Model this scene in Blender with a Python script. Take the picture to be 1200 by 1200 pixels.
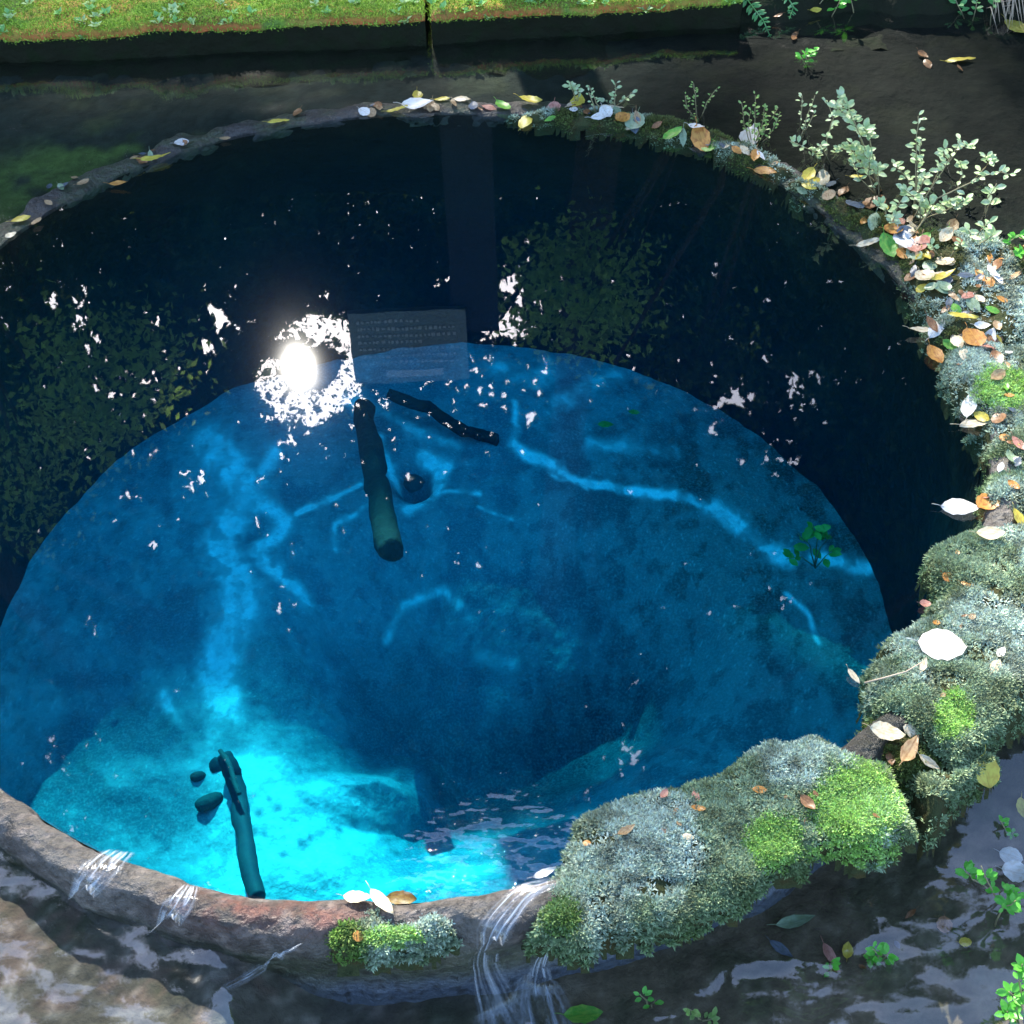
import bpy, math, random
import numpy as np
from mathutils import Vector, Matrix
from mathutils.bvhtree import BVHTree
random.seed(7); rng = np.random.default_rng(7)
for o in list(bpy.data.objects): bpy.data.objects.remove(o, do_unlink=True)
C = bpy.context.scene.collection
sc = bpy.context.scene

# ------------------------------------------------------------------ camera
PITCH, ROLL, CAM_H, CX, CY = 0.805497, -0.034737, 1.802703, -0.160648, 2.012497
FOV = math.radians(38); FL = 0.5/math.tan(FOV/2)
cam = bpy.data.objects.new('camera', bpy.data.cameras.new('camera')); C.objects.link(cam)
cam.data.sensor_width = 36; cam.data.angle = FOV; cam.data.clip_start = 0.05; cam.data.clip_end = 500
_f = Vector((0, math.cos(PITCH), -math.sin(PITCH))); _u = Vector((0, math.sin(PITCH), math.cos(PITCH))); _r = Vector((1,0,0))
_c, _s = math.cos(ROLL), math.sin(ROLL)
right = _r*_c + _u*_s; up = -_r*_s + _u*_c
cam.matrix_world = Matrix(((right.x, up.x, -_f.x, -CX), (right.y, up.y, -_f.y, -CY), (right.z, up.z, -_f.z, CAM_H), (0,0,0,1)))
sc.camera = cam
CAMP = Vector((-CX, -CY, CAM_H))

# ------------------------------------------------------------------ sun and sky
SUN = Vector((-0.13793439, 0.75537667, 0.64060924)).normalized()
EXPOSURE = 2.15
sun = bpy.data.objects.new('sun', bpy.data.lights.new('sun', 'SUN')); C.objects.link(sun)
sun.data.energy = 5.0; sun.data.angle = math.radians(0.55); sun.data.color = (1.0, 0.95, 0.86)
sun.rotation_euler = SUN.to_track_quat('Z', 'Y').to_euler()
w = bpy.data.worlds.new('World'); sc.world = w; w.use_nodes = True
nt = w.node_tree; nt.nodes.clear()
sky = nt.nodes.new('ShaderNodeTexSky'); sky.sky_type = 'NISHITA'; sky.sun_disc = False
sky.sun_elevation = math.asin(SUN.z); sky.sun_rotation = math.atan2(SUN.x, SUN.y)
sky.air_density = 1.0; sky.dust_density = 1.6; sky.ozone_density = 4.0
bg = nt.nodes.new('ShaderNodeBackground'); bg.inputs['Strength'].default_value = 0.15
wo = nt.nodes.new('ShaderNodeOutputWorld'); nt.links.new(sky.outputs[0], bg.inputs[0]); nt.links.new(bg.outputs[0], wo.inputs[0])
sc.view_settings.view_transform = 'Standard'; sc.view_settings.look = 'None'
sc.view_settings.exposure = EXPOSURE; sc.view_settings.gamma = 1
sc.render.engine = 'CYCLES'
sc.cycles.max_bounces = 8; sc.cycles.transparent_max_bounces = 24; sc.cycles.sample_clamp_indirect = 4

# ------------------------------------------------------------------ point helpers (photograph coordinates -> real places)
def ray(u, v):
    x = (u-600)/1200; y = -(v-600)/1200
    return (right*x + up*y + _f*FL).normalized()
def at(u, v, z=0.0):
    d = ray(u, v); return CAMP + d*((z-CAMP.z)/d.z)
def at_y(u, v, y):
    d = ray(u, v); return CAMP + d*((y-CAMP.y)/d.y)
R3 = np.array([list(right), list(up), list(_f)])
def px(P):
    q = (np.asarray(P) - np.array(CAMP)) @ R3.T
    zf = np.where(np.abs(q[...,2])<1e-6, 1e-6, q[...,2])
    return 600+q[...,0]/zf*FL*1200, 600-q[...,1]/zf*FL*1200

# ------------------------------------------------------------------ noise
_tab = rng.random((64,64,64)).astype(np.float32)
def vnoise(x, y, z=0.0):
    x, y, z = np.broadcast_arrays(np.asarray(x,float), np.asarray(y,float), np.asarray(z,float))
    xi, yi, zi = np.floor(x).astype(int), np.floor(y).astype(int), np.floor(z).astype(int)
    fx, fy, fz = x-xi, y-yi, z-zi
    fx, fy, fz = [f*f*(3-2*f) for f in (fx,fy,fz)]
    r = 0
    for a in (0,1):
        for b in (0,1):
            for c in (0,1):
                r = r + _tab[(xi+a)&63,(yi+b)&63,(zi+c)&63]*(fx if a else 1-fx)*(fy if b else 1-fy)*(fz if c else 1-fz)
    return r
def fbm(x, y, z=0.0, o=4):
    s = 0; a = .5; t = 0
    for i in range(o):
        s = s + a*vnoise(x*2**i+i*7.3, y*2**i+i*3.1, z*2**i); t += a; a *= .5
    return s/t
def sm(a, b, x):
    t = np.clip((x-a)/(b-a), 0, 1); return t*t*(3-2*t)

# ------------------------------------------------------------------ mesh helpers
def mesh(name, V, F, mat=None, col=None, smooth=True, uv=None):
    me = bpy.data.meshes.new(name)
    V = np.asarray(V, np.float32)
    if isinstance(F, np.ndarray):
        n, k = F.shape
        me.vertices.add(len(V)); me.vertices.foreach_set('co', V.ravel())
        me.loops.add(n*k); me.loops.foreach_set('vertex_index', F.astype(np.int32).ravel())
        me.polygons.add(n); me.polygons.foreach_set('loop_start', (np.arange(n)*k).astype(np.int32))
        me.update(calc_edges=True)
    else:
        me.from_pydata([tuple(map(float,v)) for v in V], [], F)
    me.validate()
    if col is not None:
        a = me.color_attributes.new('Col', 'FLOAT_COLOR', 'POINT')
        cc = np.ones((len(V),4), np.float32); cc[:,:3] = col; a.data.foreach_set('color', cc.ravel())
    if smooth: me.polygons.foreach_set('use_smooth', [True]*len(me.polygons))
    if mat: me.materials.append(mat)
    return me
def link(name, me, parent=None, **props):
    o = bpy.data.objects.new(name, me); C.objects.link(o)
    if parent: o.parent = parent
    for k, v in props.items(): o[k] = v
    return o
def empty(name, loc, label, cat, group=None):
    o = bpy.data.objects.new(name, None); C.objects.link(o); o.location = loc; o.empty_display_size = .05
    o['label'] = label; o['category'] = cat
    if group: o['group'] = group
    return o
def child(name, me, parent, **props):
    """mesh is in world coordinates: undo the parent's offset"""
    o = link(name, me, parent, **props); o.matrix_parent_inverse = Matrix.Translation(-parent.location); return o
def grid_faces(n, m, wrap=False):
    i = np.arange(n-1)[:,None]; jj = m if wrap else m-1; j = np.arange(jj)[None,:]
    a = i*m+j; b = i*m+(j+1)%m; c = (i+1)*m+(j+1)%m; d = (i+1)*m+j
    return np.stack([a,b,c,d],-1).reshape(-1,4)
def tube(path, rad, n=8, cap=True):
    path = [Vector(p) for p in path]; V=[]; F=[]
    if not hasattr(rad,'__len__'): rad=[rad]*len(path)
    for i,p in enumerate(path):
        t = (path[min(i+1,len(path)-1)]-path[max(i-1,0)]).normalized()
        a = t.cross(Vector((0,0,1)) if abs(t.z)<.9 else Vector((1,0,0))).normalized(); b = t.cross(a)
        for k in range(n):
            th = 2*math.pi*k/n; V.append(p+(a*math.cos(th)+b*math.sin(th))*rad[i])
    for i in range(len(path)-1):
        for k in range(n):
            F.append((i*n+k, i*n+(k+1)%n, (i+1)*n+(k+1)%n, (i+1)*n+k))
    if cap: F.append(tuple(range(n))[::-1]); F.append(tuple((len(path)-1)*n+k for k in range(n)))
    return V, F
def join(parts):
    V=[];F=[]
    for v,f in parts:
        o=len(V); V+=list(v); F+=[tuple(i+o for i in q) for q in f]
    return V,F
def box(c, s, rot=None):
    V=[]
    for x in (-.5,.5):
        for y in (-.5,.5):
            for z in (-.5,.5):
                p=Vector((x*s[0],y*s[1],z*s[2]))
                if rot: p=rot@p
                V.append(Vector(c)+p)
    return V,[(0,1,3,2),(4,6,7,5),(0,4,5,1),(2,3,7,6),(0,2,6,4),(1,5,7,3)]
def diamonds(P, D, N, L, W, fold=.25):
    """folded leaf-like lozenges: base P, direction D, face normal N, length L, width W -> V, F (2 triangles each side)"""
    n=len(P); S=np.cross(D,N); S/= (np.linalg.norm(S,axis=1,keepdims=True)+1e-9)
    L=np.broadcast_to(L,(n,))[:,None]; W=np.broadcast_to(W,(n,))[:,None]
    mid=P+D*L*.45
    V=np.stack([P, mid+S*W*.5+N*W*fold, P+D*L, mid-S*W*.5+N*W*fold],1).reshape(-1,3)
    b=np.arange(n)[:,None]*4
    F=np.concatenate([b+np.array([[0,1,2]]), b+np.array([[0,2,3]])],0)
    return V,F
def unit(a): return a/(np.linalg.norm(a,axis=-1,keepdims=True)+1e-9)

# ------------------------------------------------------------------ material helpers
def new_mat(name):
    m = bpy.data.materials.new(name); m.use_nodes = True; t = m.node_tree; t.nodes.clear()
    out = t.nodes.new('ShaderNodeOutputMaterial'); return m, t, out
def N(t, kind, **kw):
    n = t.nodes.new(kind)
    for k,v in kw.items():
        if k.startswith('i_'): n.inputs[k[2:].replace('_',' ')].default_value = v
        else: setattr(n,k,v)
    return n
def surf(name, color=None, attr=False, rough=.6, spec=.5, bump=None, var=None, trans=0.0, coat=0.0):
    """color: base; attr: multiply by the Col attribute; bump=(scale, strength, distance); var=(scale, colour b, contrast)"""
    m,t,out = new_mat(name); L=t.links.new
    tc = N(t,'ShaderNodeNewGeometry')
    bs = N(t,'ShaderNodeBsdfPrincipled'); bs.inputs['Roughness'].default_value=rough; bs.inputs['Specular IOR Level'].default_value=spec
    bs.inputs['Coat Weight'].default_value=coat; bs.inputs['Coat Roughness'].default_value=.25
    if attr:
        a = N(t,'ShaderNodeAttribute'); a.attribute_name='Col'; c = a.outputs['Color']
    else:
        r = N(t,'ShaderNodeRGB'); r.outputs[0].default_value=(*color,1); c=r.outputs[0]
    if var:
        for k,(sca,cb,amt) in enumerate(var):
            no=N(t,'ShaderNodeTexNoise'); no.inputs['Scale'].default_value=sca; no.inputs['Detail'].default_value=6; no.inputs['Roughness'].default_value=.65
            L(tc.outputs['Position'],no.inputs['Vector'])
            mr=N(t,'ShaderNodeMapRange'); mr.inputs['From Min'].default_value=.48-.02*k; mr.inputs['From Max'].default_value=.64; mr.inputs['To Max'].default_value=amt
            L(no.outputs[0],mr.inputs['Value'])
            mx=N(t,'ShaderNodeMix'); mx.data_type='RGBA'; mx.blend_type='MIX' 
            L(mr.outputs[0],mx.inputs['Factor']); L(c,mx.inputs['A']); mx.inputs['B'].default_value=(*cb,1); c=mx.outputs['Result']
    L(c,bs.inputs['Base Color'])
    if bump:
        no=N(t,'ShaderNodeTexNoise'); no.inputs['Scale'].default_value=bump[0]; no.inputs['Detail'].default_value=7; no.inputs['Roughness'].default_value=.6
        L(tc.outputs['Position'],no.inputs['Vector'])
        b=N(t,'ShaderNodeBump'); b.inputs['Strength'].default_value=bump[1]; b.inputs['Distance'].default_value=bump[2]
        L(no.outputs[0],b.inputs['Height']); L(b.outputs[0],bs.inputs['Normal']); L(b.outputs[0],bs.inputs['Coat Normal'])
    last=bs.outputs[0]
    if trans>0:
        tr=N(t,'ShaderNodeBsdfTranslucent'); L(c,tr.inputs['Color']); mx=N(t,'ShaderNodeMixShader'); mx.inputs[0].default_value=trans
        L(last,mx.inputs[1]); L(tr.outputs[0],mx.inputs[2]); last=mx.outputs[0]
    L(last,out.inputs['Surface']); return m

M = {}
M['sand']   = surf('sand_bed', attr=True, rough=.9, spec=.1, var=[(45,(.12,.17,.19),.28),(190,(.6,.72,.72),.25),(14,(.08,.12,.14),.22)], bump=(70,.45,.01))
M['wall']   = surf('well_wall', (.010,.012,.009), rough=.8, spec=.1, var=[(5,(.022,.026,.016),.6),(30,(.008,.01,.008),.7)], bump=(22,.8,.02))
M['rim']    = surf('rim_concrete', attr=True, rough=.45, spec=.5, bump=(85,1,.012), var=[(60,(.025,.02,.014),.75)], coat=.15)
M['bed']    = surf('stream_bed', attr=True, rough=.85, spec=.08, bump=(40,.8,.01), var=[(9,(.016,.02,.013),.15),(75,(.014,.014,.011),.25)])
M['moss']   = surf('moss', attr=True, rough=.7, spec=.25, trans=.25)
M['mosscore']= surf('moss_core', (.05,.06,.025), rough=.9, spec=.1, var=[(30,(.07,.05,.02),.7)], bump=(120,1,.01))
M['walltop']= surf('mossy_block', attr=True, rough=.85, spec=.2, bump=(90,1,.008), var=[(60,(.03,.05,.01),.5)])
M['wallface']=surf('block_face', (.014,.016,.009), rough=.85, spec=.08, bump=(30,1,.012), var=[(20,(.012,.02,.008),.8)])
M['pole']   = surf('sunken_wood', (.018,.02,.018), rough=.8, spec=.2, bump=(50,.8,.01), var=[(25,(.04,.045,.035),.6)])
M['pipe']   = surf('sunken_pipe', (.028,.04,.055), rough=.7, spec=.2, bump=(30,.3,.004), var=[(12,(.06,.08,.08),.5)])
M['dark']   = surf('dark_stone', (.03,.045,.05), rough=.8, bump=(40,.6,.01))
M['bark']   = surf('bark', (.07,.05,.035), rough=.9, spec=.1, bump=(8,1,.1))
M['canopy'] = surf('canopy_leaf', attr=True, rough=.5, spec=.3, trans=.5)
M['hill']   = surf('hill_scrub', (.012,.02,.008), rough=.95, spec=.05, bump=(1.5,1,.5), var=[(.5,(.03,.04,.015),.6)])
M['ground'] = surf('ground_soil', (.06,.055,.035), rough=.95, spec=.1, bump=(4,1,.1), var=[(1.5,(.05,.08,.02),.8)])
M['stem']   = surf('weed_stem', (.28,.24,.12), rough=.6, trans=.1)
M['weed']   = surf('weed_leaf', (.42,.55,.25), rough=.45, spec=.5, var=[(60,(.6,.66,.45),.8)], trans=.3)
M['weed2']  = surf('young_weed_leaf', (.25,.42,.1), rough=.45, spec=.5, var=[(60,(.5,.55,.25),.6)], trans=.35)
M['cress']  = surf('cress_leaf', (.1,.42,.04), rough=.4, spec=.5, var=[(80,(.2,.55,.08),.6)], trans=.35)
M['fern']   = surf('fern_leaf', (.1,.32,.08), rough=.5, var=[(50,(.3,.5,.25),.6)], trans=.35)
M['drywood']= surf('dry_twig', (.5,.38,.26), rough=.7)
M['board']  = surf('sign_board', (.28,.34,.27), rough=.35, spec=.5)
M['boardtxt']=surf('sign_lettering', (.72,.75,.66), rough=.4)
M['post']   = surf('sign_post', (.018,.022,.018), rough=.7, bump=(30,.5,.01))
def leafmat(name, c, c2, tr=.3):
    m,t,out=new_mat(name); L=t.links.new
    tc=N(t,'ShaderNodeTexCoord'); no=N(t,'ShaderNodeTexNoise'); no.inputs['Scale'].default_value=6; no.inputs['Detail'].default_value=5
    oi=N(t,'ShaderNodeObjectInfo'); add=N(t,'ShaderNodeVectorMath',operation='ADD'); L(tc.outputs['Generated'],add.inputs[0]); 
    sc3=N(t,'ShaderNodeVectorMath',operation='SCALE'); L(oi.outputs['Location'],sc3.inputs[0]); sc3.inputs['Scale'].default_value=9; L(sc3.outputs[0],add.inputs[1])
    L(add.outputs[0],no.inputs['Vector'])
    mr=N(t,'ShaderNodeMapRange'); mr.inputs['From Min'].default_value=.42; mr.inputs['From Max'].default_value=.66; L(no.outputs[0],mr.inputs['Value'])
    mx=N(t,'ShaderNodeMix'); mx.data_type='RGBA'; mx.inputs['A'].default_value=(*c,1); mx.inputs['B'].default_value=(*c2,1); L(mr.outputs[0],mx.inputs['Factor'])
    # midrib and side veins from the leaf's own coordinates
    sep=N(t,'ShaderNodeSeparateXYZ'); L(tc.outputs['Object'],sep.inputs[0])
    ab=N(t,'ShaderNodeMath',operation='ABSOLUTE'); L(sep.outputs['Y'],ab.inputs[0])
    m1=N(t,'ShaderNodeMapRange'); m1.inputs['From Min'].default_value=.0; m1.inputs['From Max'].default_value=.022; m1.inputs['To Min'].default_value=.35; m1.inputs['To Max'].default_value=0; L(ab.outputs[0],m1.inputs['Value'])
    mx2=N(t,'ShaderNodeMix'); mx2.data_type='RGBA'; L(m1.outputs[0],mx2.inputs['Factor']); L(mx.outputs['Result'],mx2.inputs['A']); mx2.inputs['B'].default_value=(c2[0]*.45,c2[1]*.4,c2[2]*.35,1)
    bs=N(t,'ShaderNodeBsdfPrincipled'); bs.inputs['Roughness'].default_value=.42
    L(mx2.outputs['Result'],bs.inputs['Base Color'])
    tr_=N(t,'ShaderNodeBsdfTranslucent'); L(mx2.outputs['Result'],tr_.inputs['Color'])
    ms=N(t,'ShaderNodeMixShader'); ms.inputs[0].default_value=tr; L(bs.outputs[0],ms.inputs[1]); L(tr_.outputs[0],ms.inputs[2]); L(ms.outputs[0],out.inputs[0])
    return m
LC = {'white':((.82,.8,.74),(.7,.62,.5)), 'cream':((.75,.66,.45),(.62,.45,.25)), 'yellow':((.66,.56,.08),(.55,.38,.05)), 'orange':((.62,.3,.06),(.4,.14,.03)),
      'brown':((.2,.09,.035),(.34,.17,.07)), 'green':((.1,.36,.04),(.25,.45,.06)), 'pink':((.55,.27,.2),(.4,.15,.1)), 'pale green':((.3,.4,.25),(.22,.3,.15)), 'tan':((.45,.31,.16),(.3,.17,.08)), 'slate':((.13,.16,.2),(.08,.1,.11))}
for k,(a,b) in LC.items(): M['leaf '+k]=leafmat('leaf_'+k.replace(' ','_'),a,b)

# water
def water_mat(name, ior=1.45, ripples=(), absorb=None, tint=(1,1,1), rough=0.0, glow=0.0):
    m,t,out=new_mat(name); L=t.links.new
    g=N(t,'ShaderNodeNewGeometry')
    nrm=None
    for (scale,strength,dist,stretch,mask) in ripples:
        mp=N(t,'ShaderNodeMapping'); mp.inputs['Scale'].default_value=stretch; L(g.outputs['Position'],mp.inputs['Vector'])
        no=N(t,'ShaderNodeTexNoise'); no.inputs['Scale'].default_value=scale; no.inputs['Detail'].default_value=2.5; L(mp.outputs[0],no.inputs['Vector'])
        b=N(t,'ShaderNodeBump'); b.inputs['Distance'].default_value=dist; b.inputs['Strength'].default_value=strength
        h=no.outputs[0]
        if mask:
            (mxy,r0,r1)=mask
            sb=N(t,'ShaderNodeVectorMath',operation='DISTANCE'); L(g.outputs['Position'],sb.inputs[0]); sb.inputs[1].default_value=(mxy[0],mxy[1],0)
            mr=N(t,'ShaderNodeMapRange'); mr.inputs['From Min'].default_value=r0; mr.inputs['From Max'].default_value=r1; mr.inputs['To Min'].default_value=strength; mr.inputs['To Max'].default_value=0; L(sb.outputs['Value'],mr.inputs['Value'])
            L(mr.outputs[0],b.inputs['Strength'])
        L(h,b.inputs['Height'])
        if nrm: L(nrm,b.inputs['Normal'])
        nrm=b.outputs[0]
    fr=N(t,'ShaderNodeFresnel'); mi=N(t,'ShaderNodeMapRange'); mi.inputs['To Min'].default_value=ior; mi.inputs['To Max'].default_value=1/ior
    L(g.outputs['Backfacing'],mi.inputs['Value']); L(mi.outputs[0],fr.inputs['IOR'])
    gl=N(t,'ShaderNodeBsdfGlossy'); gl.inputs['Roughness'].default_value=rough
    tr=N(t,'ShaderNodeBsdfTransparent'); tr.inputs['Color'].default_value=(*tint,1)
    if nrm: L(nrm,fr.inputs['Normal']); L(nrm,gl.inputs['Normal'])
    last=gl.outputs[0]
    if glow:
        g2=N(t,'ShaderNodeBsdfGlossy'); g2.inputs['Roughness'].default_value=.05
        if nrm: L(nrm,g2.inputs['Normal'])
        mg=N(t,'ShaderNodeMixShader'); mg.inputs[0].default_value=glow; L(last,mg.inputs[1]); L(g2.outputs[0],mg.inputs[2]); last=mg.outputs[0]
    mx=N(t,'ShaderNodeMixShader'); L(fr.outputs[0],mx.inputs[0]); L(tr.outputs[0],mx.inputs[1]); L(last,mx.inputs[2])
    L(mx.outputs[0],out.inputs['Surface'])
    if absorb:
        col,dens,scol,sden=absorb
        va=N(t,'ShaderNodeVolumeAbsorption'); va.inputs['Color'].default_value=(*col,1); va.inputs['Density'].default_value=dens; last=va.outputs[0]
        if sden>0:
            vs=N(t,'ShaderNodeVolumeScatter'); vs.inputs['Color'].default_value=(*scol,1); vs.inputs['Density'].default_value=sden
            ad=N(t,'ShaderNodeAddShader'); L(va.outputs[0],ad.inputs[0]); L(vs.outputs[0],ad.inputs[1]); last=ad.outputs[0]
        L(last,out.inputs['Volume'])
    return m
rp = at(585,1022)
M['water'] = water_mat('spring_water', 1.85, ripples=[(5,.018,.01,(1,1,1),None),(16,.9,.03,(1,1.6,1),((rp.x,rp.y),.03,.17))],
    absorb=((0.0,.9,.97),2.5,(.03,.4,1.0),0.05), glow=.002, rough=.010)
sp_=at(650,1300)
M['stream'] = water_mat('stream_water', 1.9, ripples=[(6,.7,.03,(1,1.5,1),((sp_.x,sp_.y),.4,1.5)),(25,.3,.006,(1,1,1),((sp_.x,sp_.y),.3,1.4))], tint=(.93,.95,.95), rough=.065)

# ------------------------------------------------------------------ the ring outline, from the photograph's rim
_top=[(0,290),(100,222),(200,180),(330,150),(430,137),(520,132),(620,138),(760,152),(880,195),(1000,280),(1090,380),(1165,540),(0,915),(100,992),(200,1032),(300,1052),(400,1060),(500,1052),(600,1040)]
_th=[];_rr=[]
for u,v in _top:
    p=at(u,v); _th.append(math.atan2(p.y,p.x)); _rr.append(math.hypot(p.x,p.y))
_th+= [math.radians(-20),math.radians(-45),math.radians(185),]; _rr+=[1.0,1.0,1.0]
_o=np.argsort(_th); _th=np.array(_th)[_o]; _rr=np.array(_rr)[_o]
def r0(th):
    th=(np.asarray(th)+math.pi)%(2*math.pi)-math.pi
    s=0; k=0
    for d in np.linspace(-.2,.2,9):
        s=s+np.interp(th+d,np.r_[_th-2*math.pi,_th,_th+2*math.pi],np.r_[_rr,_rr,_rr]); k+=1
    return s/k
RB=.947; DB=-.6625     # foot of the well wall

# ------------------------------------------------------------------ well wall
nth=360
th=np.linspace(0,2*math.pi,nth,endpoint=False)
zz=np.linspace(.0,1,40)
T,Z=np.meshgrid(th,zz)
R=r0(T)*(1-Z)+RB*Z; zc=-.006+(DB-.25+.006)*Z
R=R+(fbm(np.cos(T)*5+9,np.sin(T)*5+9,zc*7)-.5)*.035*np.minimum(1,Z*6)*sm(1,.75,Z)
V=np.stack([R*np.cos(T),R*np.sin(T),zc],-1).reshape(-1,3)
well_wall=link('well_wall',mesh('well_wall',V,grid_faces(40,nth,True)[:,::-1].copy(),M['wall']),
   label='dark round shaft wall of the spring well below the waterline',category='well wall')

# ------------------------------------------------------------------ rim
prof=[(0.0,-.03),(0.0,-.008),(.004,.006),(.014,.016),(.03,.021),(.05,.022),(.066,.018),(.08,.006),(.088,-.012),(.089,-.04),(.082,-.06),(.074,-.1),(.072,-.16),(.074,-.24),(.08,-.34)]
pr=[];
for (a,b),(c,d) in zip(prof[:-1],prof[1:]):
    for k in range(3): pr.append((a+(c-a)*k/3,b+(d-b)*k/3))
pr.append(prof[-1]); pr=np.array(pr)
nth=900; th=np.linspace(0,2*math.pi,nth,endpoint=False)
T,K=np.meshgrid(th,np.arange(len(pr)))
off=pr[K,0]*.72; z=pr[K,1].copy()
R=r0(T)+off
nb=(fbm(R*np.cos(T)*14+50,R*np.sin(T)*14+50,z*14,5)-.5)
nb2=(fbm(R*np.cos(T)*55+50,R*np.sin(T)*55+50,z*55,3)-.5)
edge=sm(0,4,K)
far_=sm(0,.6,np.sin(T)); z=z-far_*np.maximum(z,0)*.75-.004*far_
R=R+nb*.03*edge+nb2*.006; z=z+(nb*.02+nb2*.007)*edge
X,Y=R*np.cos(T),R*np.sin(T)
c0=np.array([.115,.102,.085]); c1=np.array([.045,.034,.026]); red=np.array([.17,.05,.03]); grn=np.array([.04,.06,.02]); gry=np.array([.10,.12,.15])
n1=fbm(X*12+3,Y*12+3,z*12)[...,None]; n2=fbm(X*30+9,Y*30+3,z*30)[...,None]; n3=fbm(X*5+19,Y*5+3,z*5)[...,None]
col=c0*(1-sm(.35,.62,n1))+c1*sm(.35,.62,n1)
U_,V_=px(np.stack([X,Y,z],-1))
redm=np.maximum(np.exp(-(((U_-285)/60)**2+((V_-1065)/22)**2)),np.exp(-(((U_-375)/50)**2+((V_-1078)/18)**2)))[...,None]
col=col*(1-.8*redm*sm(.3,.55,n2))+red*.8*redm*sm(.3,.55,n2)
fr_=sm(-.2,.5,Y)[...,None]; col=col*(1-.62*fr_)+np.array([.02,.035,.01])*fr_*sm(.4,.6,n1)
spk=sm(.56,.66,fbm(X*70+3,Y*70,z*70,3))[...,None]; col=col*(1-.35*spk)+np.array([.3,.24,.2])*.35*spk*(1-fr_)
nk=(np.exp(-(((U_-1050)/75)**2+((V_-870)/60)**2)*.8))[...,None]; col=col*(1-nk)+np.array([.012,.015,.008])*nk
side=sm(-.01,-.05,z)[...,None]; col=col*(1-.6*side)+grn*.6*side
fa=sm(-.1,-.16,z)[...,None]*sm(.3,.5,n3); col=col*(1-fa)+gry*fa
V=np.stack([X,Y,z],-1).reshape(-1,3)
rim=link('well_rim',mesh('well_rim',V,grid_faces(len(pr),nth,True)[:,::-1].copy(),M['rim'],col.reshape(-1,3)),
   label='worn brown concrete ring forming the rim of the round spring well',category='well rim')

# ------------------------------------------------------------------ sand bed inside the well
def seg(u,v,pts):
    d=np.full(u.shape,1e9)
    for (a,b),(c,e) in zip(pts[:-1],pts[1:]):
        t=np.clip(((u-a)*(c-a)+(v-b)*(e-b))/((c-a)**2+(e-b)**2+1e-9),0,1)
        d=np.minimum(d,np.hypot(u-a-t*(c-a),v-b-t*(e-b)))
    return d
def inpoly(u,v,poly):
    ins=np.zeros(u.shape,bool); n=len(poly)
    for i in range(n):
        (x1,y1),(x2,y2)=poly[i],poly[(i+1)%n]
        c=((y1>v)!=(y2>v))&(u<(x2-x1)*(v-y1)/((y2-y1) if y2!=y1 else 1e-9)+x1); ins^=c
    return ins
def sdpoly(u,v,poly):
    d=seg(u,v,list(poly)+[poly[0]]); return np.where(inpoly(u,v,poly),d,-d)
nr,nt_=250,760
rad=np.linspace(0,1.0,nr)**.8*(RB+.03)
Rg,Tg=np.meshgrid(rad,np.linspace(0,2*math.pi,nt_,endpoint=False),indexing='ij')
X,Y=Rg*np.cos(Tg),Rg*np.sin(Tg)
u,v=px(np.stack([X,Y,np.full_like(X,DB)],-1))
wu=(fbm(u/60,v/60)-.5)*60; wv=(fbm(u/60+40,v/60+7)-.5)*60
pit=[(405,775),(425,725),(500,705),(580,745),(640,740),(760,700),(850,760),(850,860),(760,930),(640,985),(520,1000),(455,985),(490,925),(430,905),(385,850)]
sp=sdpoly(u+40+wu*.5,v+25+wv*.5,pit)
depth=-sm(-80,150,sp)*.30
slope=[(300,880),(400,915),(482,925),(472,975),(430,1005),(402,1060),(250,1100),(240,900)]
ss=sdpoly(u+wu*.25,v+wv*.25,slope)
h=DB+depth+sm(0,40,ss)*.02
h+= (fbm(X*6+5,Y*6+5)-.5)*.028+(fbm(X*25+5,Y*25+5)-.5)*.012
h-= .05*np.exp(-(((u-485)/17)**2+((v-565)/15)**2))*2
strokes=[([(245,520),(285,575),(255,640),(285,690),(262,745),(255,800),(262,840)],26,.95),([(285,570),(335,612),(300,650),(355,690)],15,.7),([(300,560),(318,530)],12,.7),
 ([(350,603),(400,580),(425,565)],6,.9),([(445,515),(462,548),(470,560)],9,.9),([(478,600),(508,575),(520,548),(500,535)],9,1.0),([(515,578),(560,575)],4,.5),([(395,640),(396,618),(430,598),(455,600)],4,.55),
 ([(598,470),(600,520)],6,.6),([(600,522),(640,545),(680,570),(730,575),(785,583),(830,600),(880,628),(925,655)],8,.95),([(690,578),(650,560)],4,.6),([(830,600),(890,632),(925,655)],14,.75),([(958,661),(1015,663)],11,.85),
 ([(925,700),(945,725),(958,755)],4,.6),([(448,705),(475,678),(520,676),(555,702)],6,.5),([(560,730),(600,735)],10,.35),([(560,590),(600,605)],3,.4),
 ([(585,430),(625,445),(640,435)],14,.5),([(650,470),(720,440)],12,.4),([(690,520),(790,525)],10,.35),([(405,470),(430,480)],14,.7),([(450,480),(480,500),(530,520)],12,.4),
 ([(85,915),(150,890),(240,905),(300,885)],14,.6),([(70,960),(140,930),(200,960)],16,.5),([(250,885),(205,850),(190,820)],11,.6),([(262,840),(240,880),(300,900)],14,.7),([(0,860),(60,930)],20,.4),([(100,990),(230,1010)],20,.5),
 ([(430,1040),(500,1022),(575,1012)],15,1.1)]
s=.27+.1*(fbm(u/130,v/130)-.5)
s+=.2*sm(420,120,u)*sm(380,600,v)+.16*sm(700,950,v)*sm(500,200,u)  # left side lightened in the colour, as if lit from the left
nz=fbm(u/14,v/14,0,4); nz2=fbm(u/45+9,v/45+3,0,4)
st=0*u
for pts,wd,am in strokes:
    d=seg(u+wu*.35,v+wv*.35,pts); st=np.maximum(st,1.5*am*np.exp(-(d/(.72*wd))**2))
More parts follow.
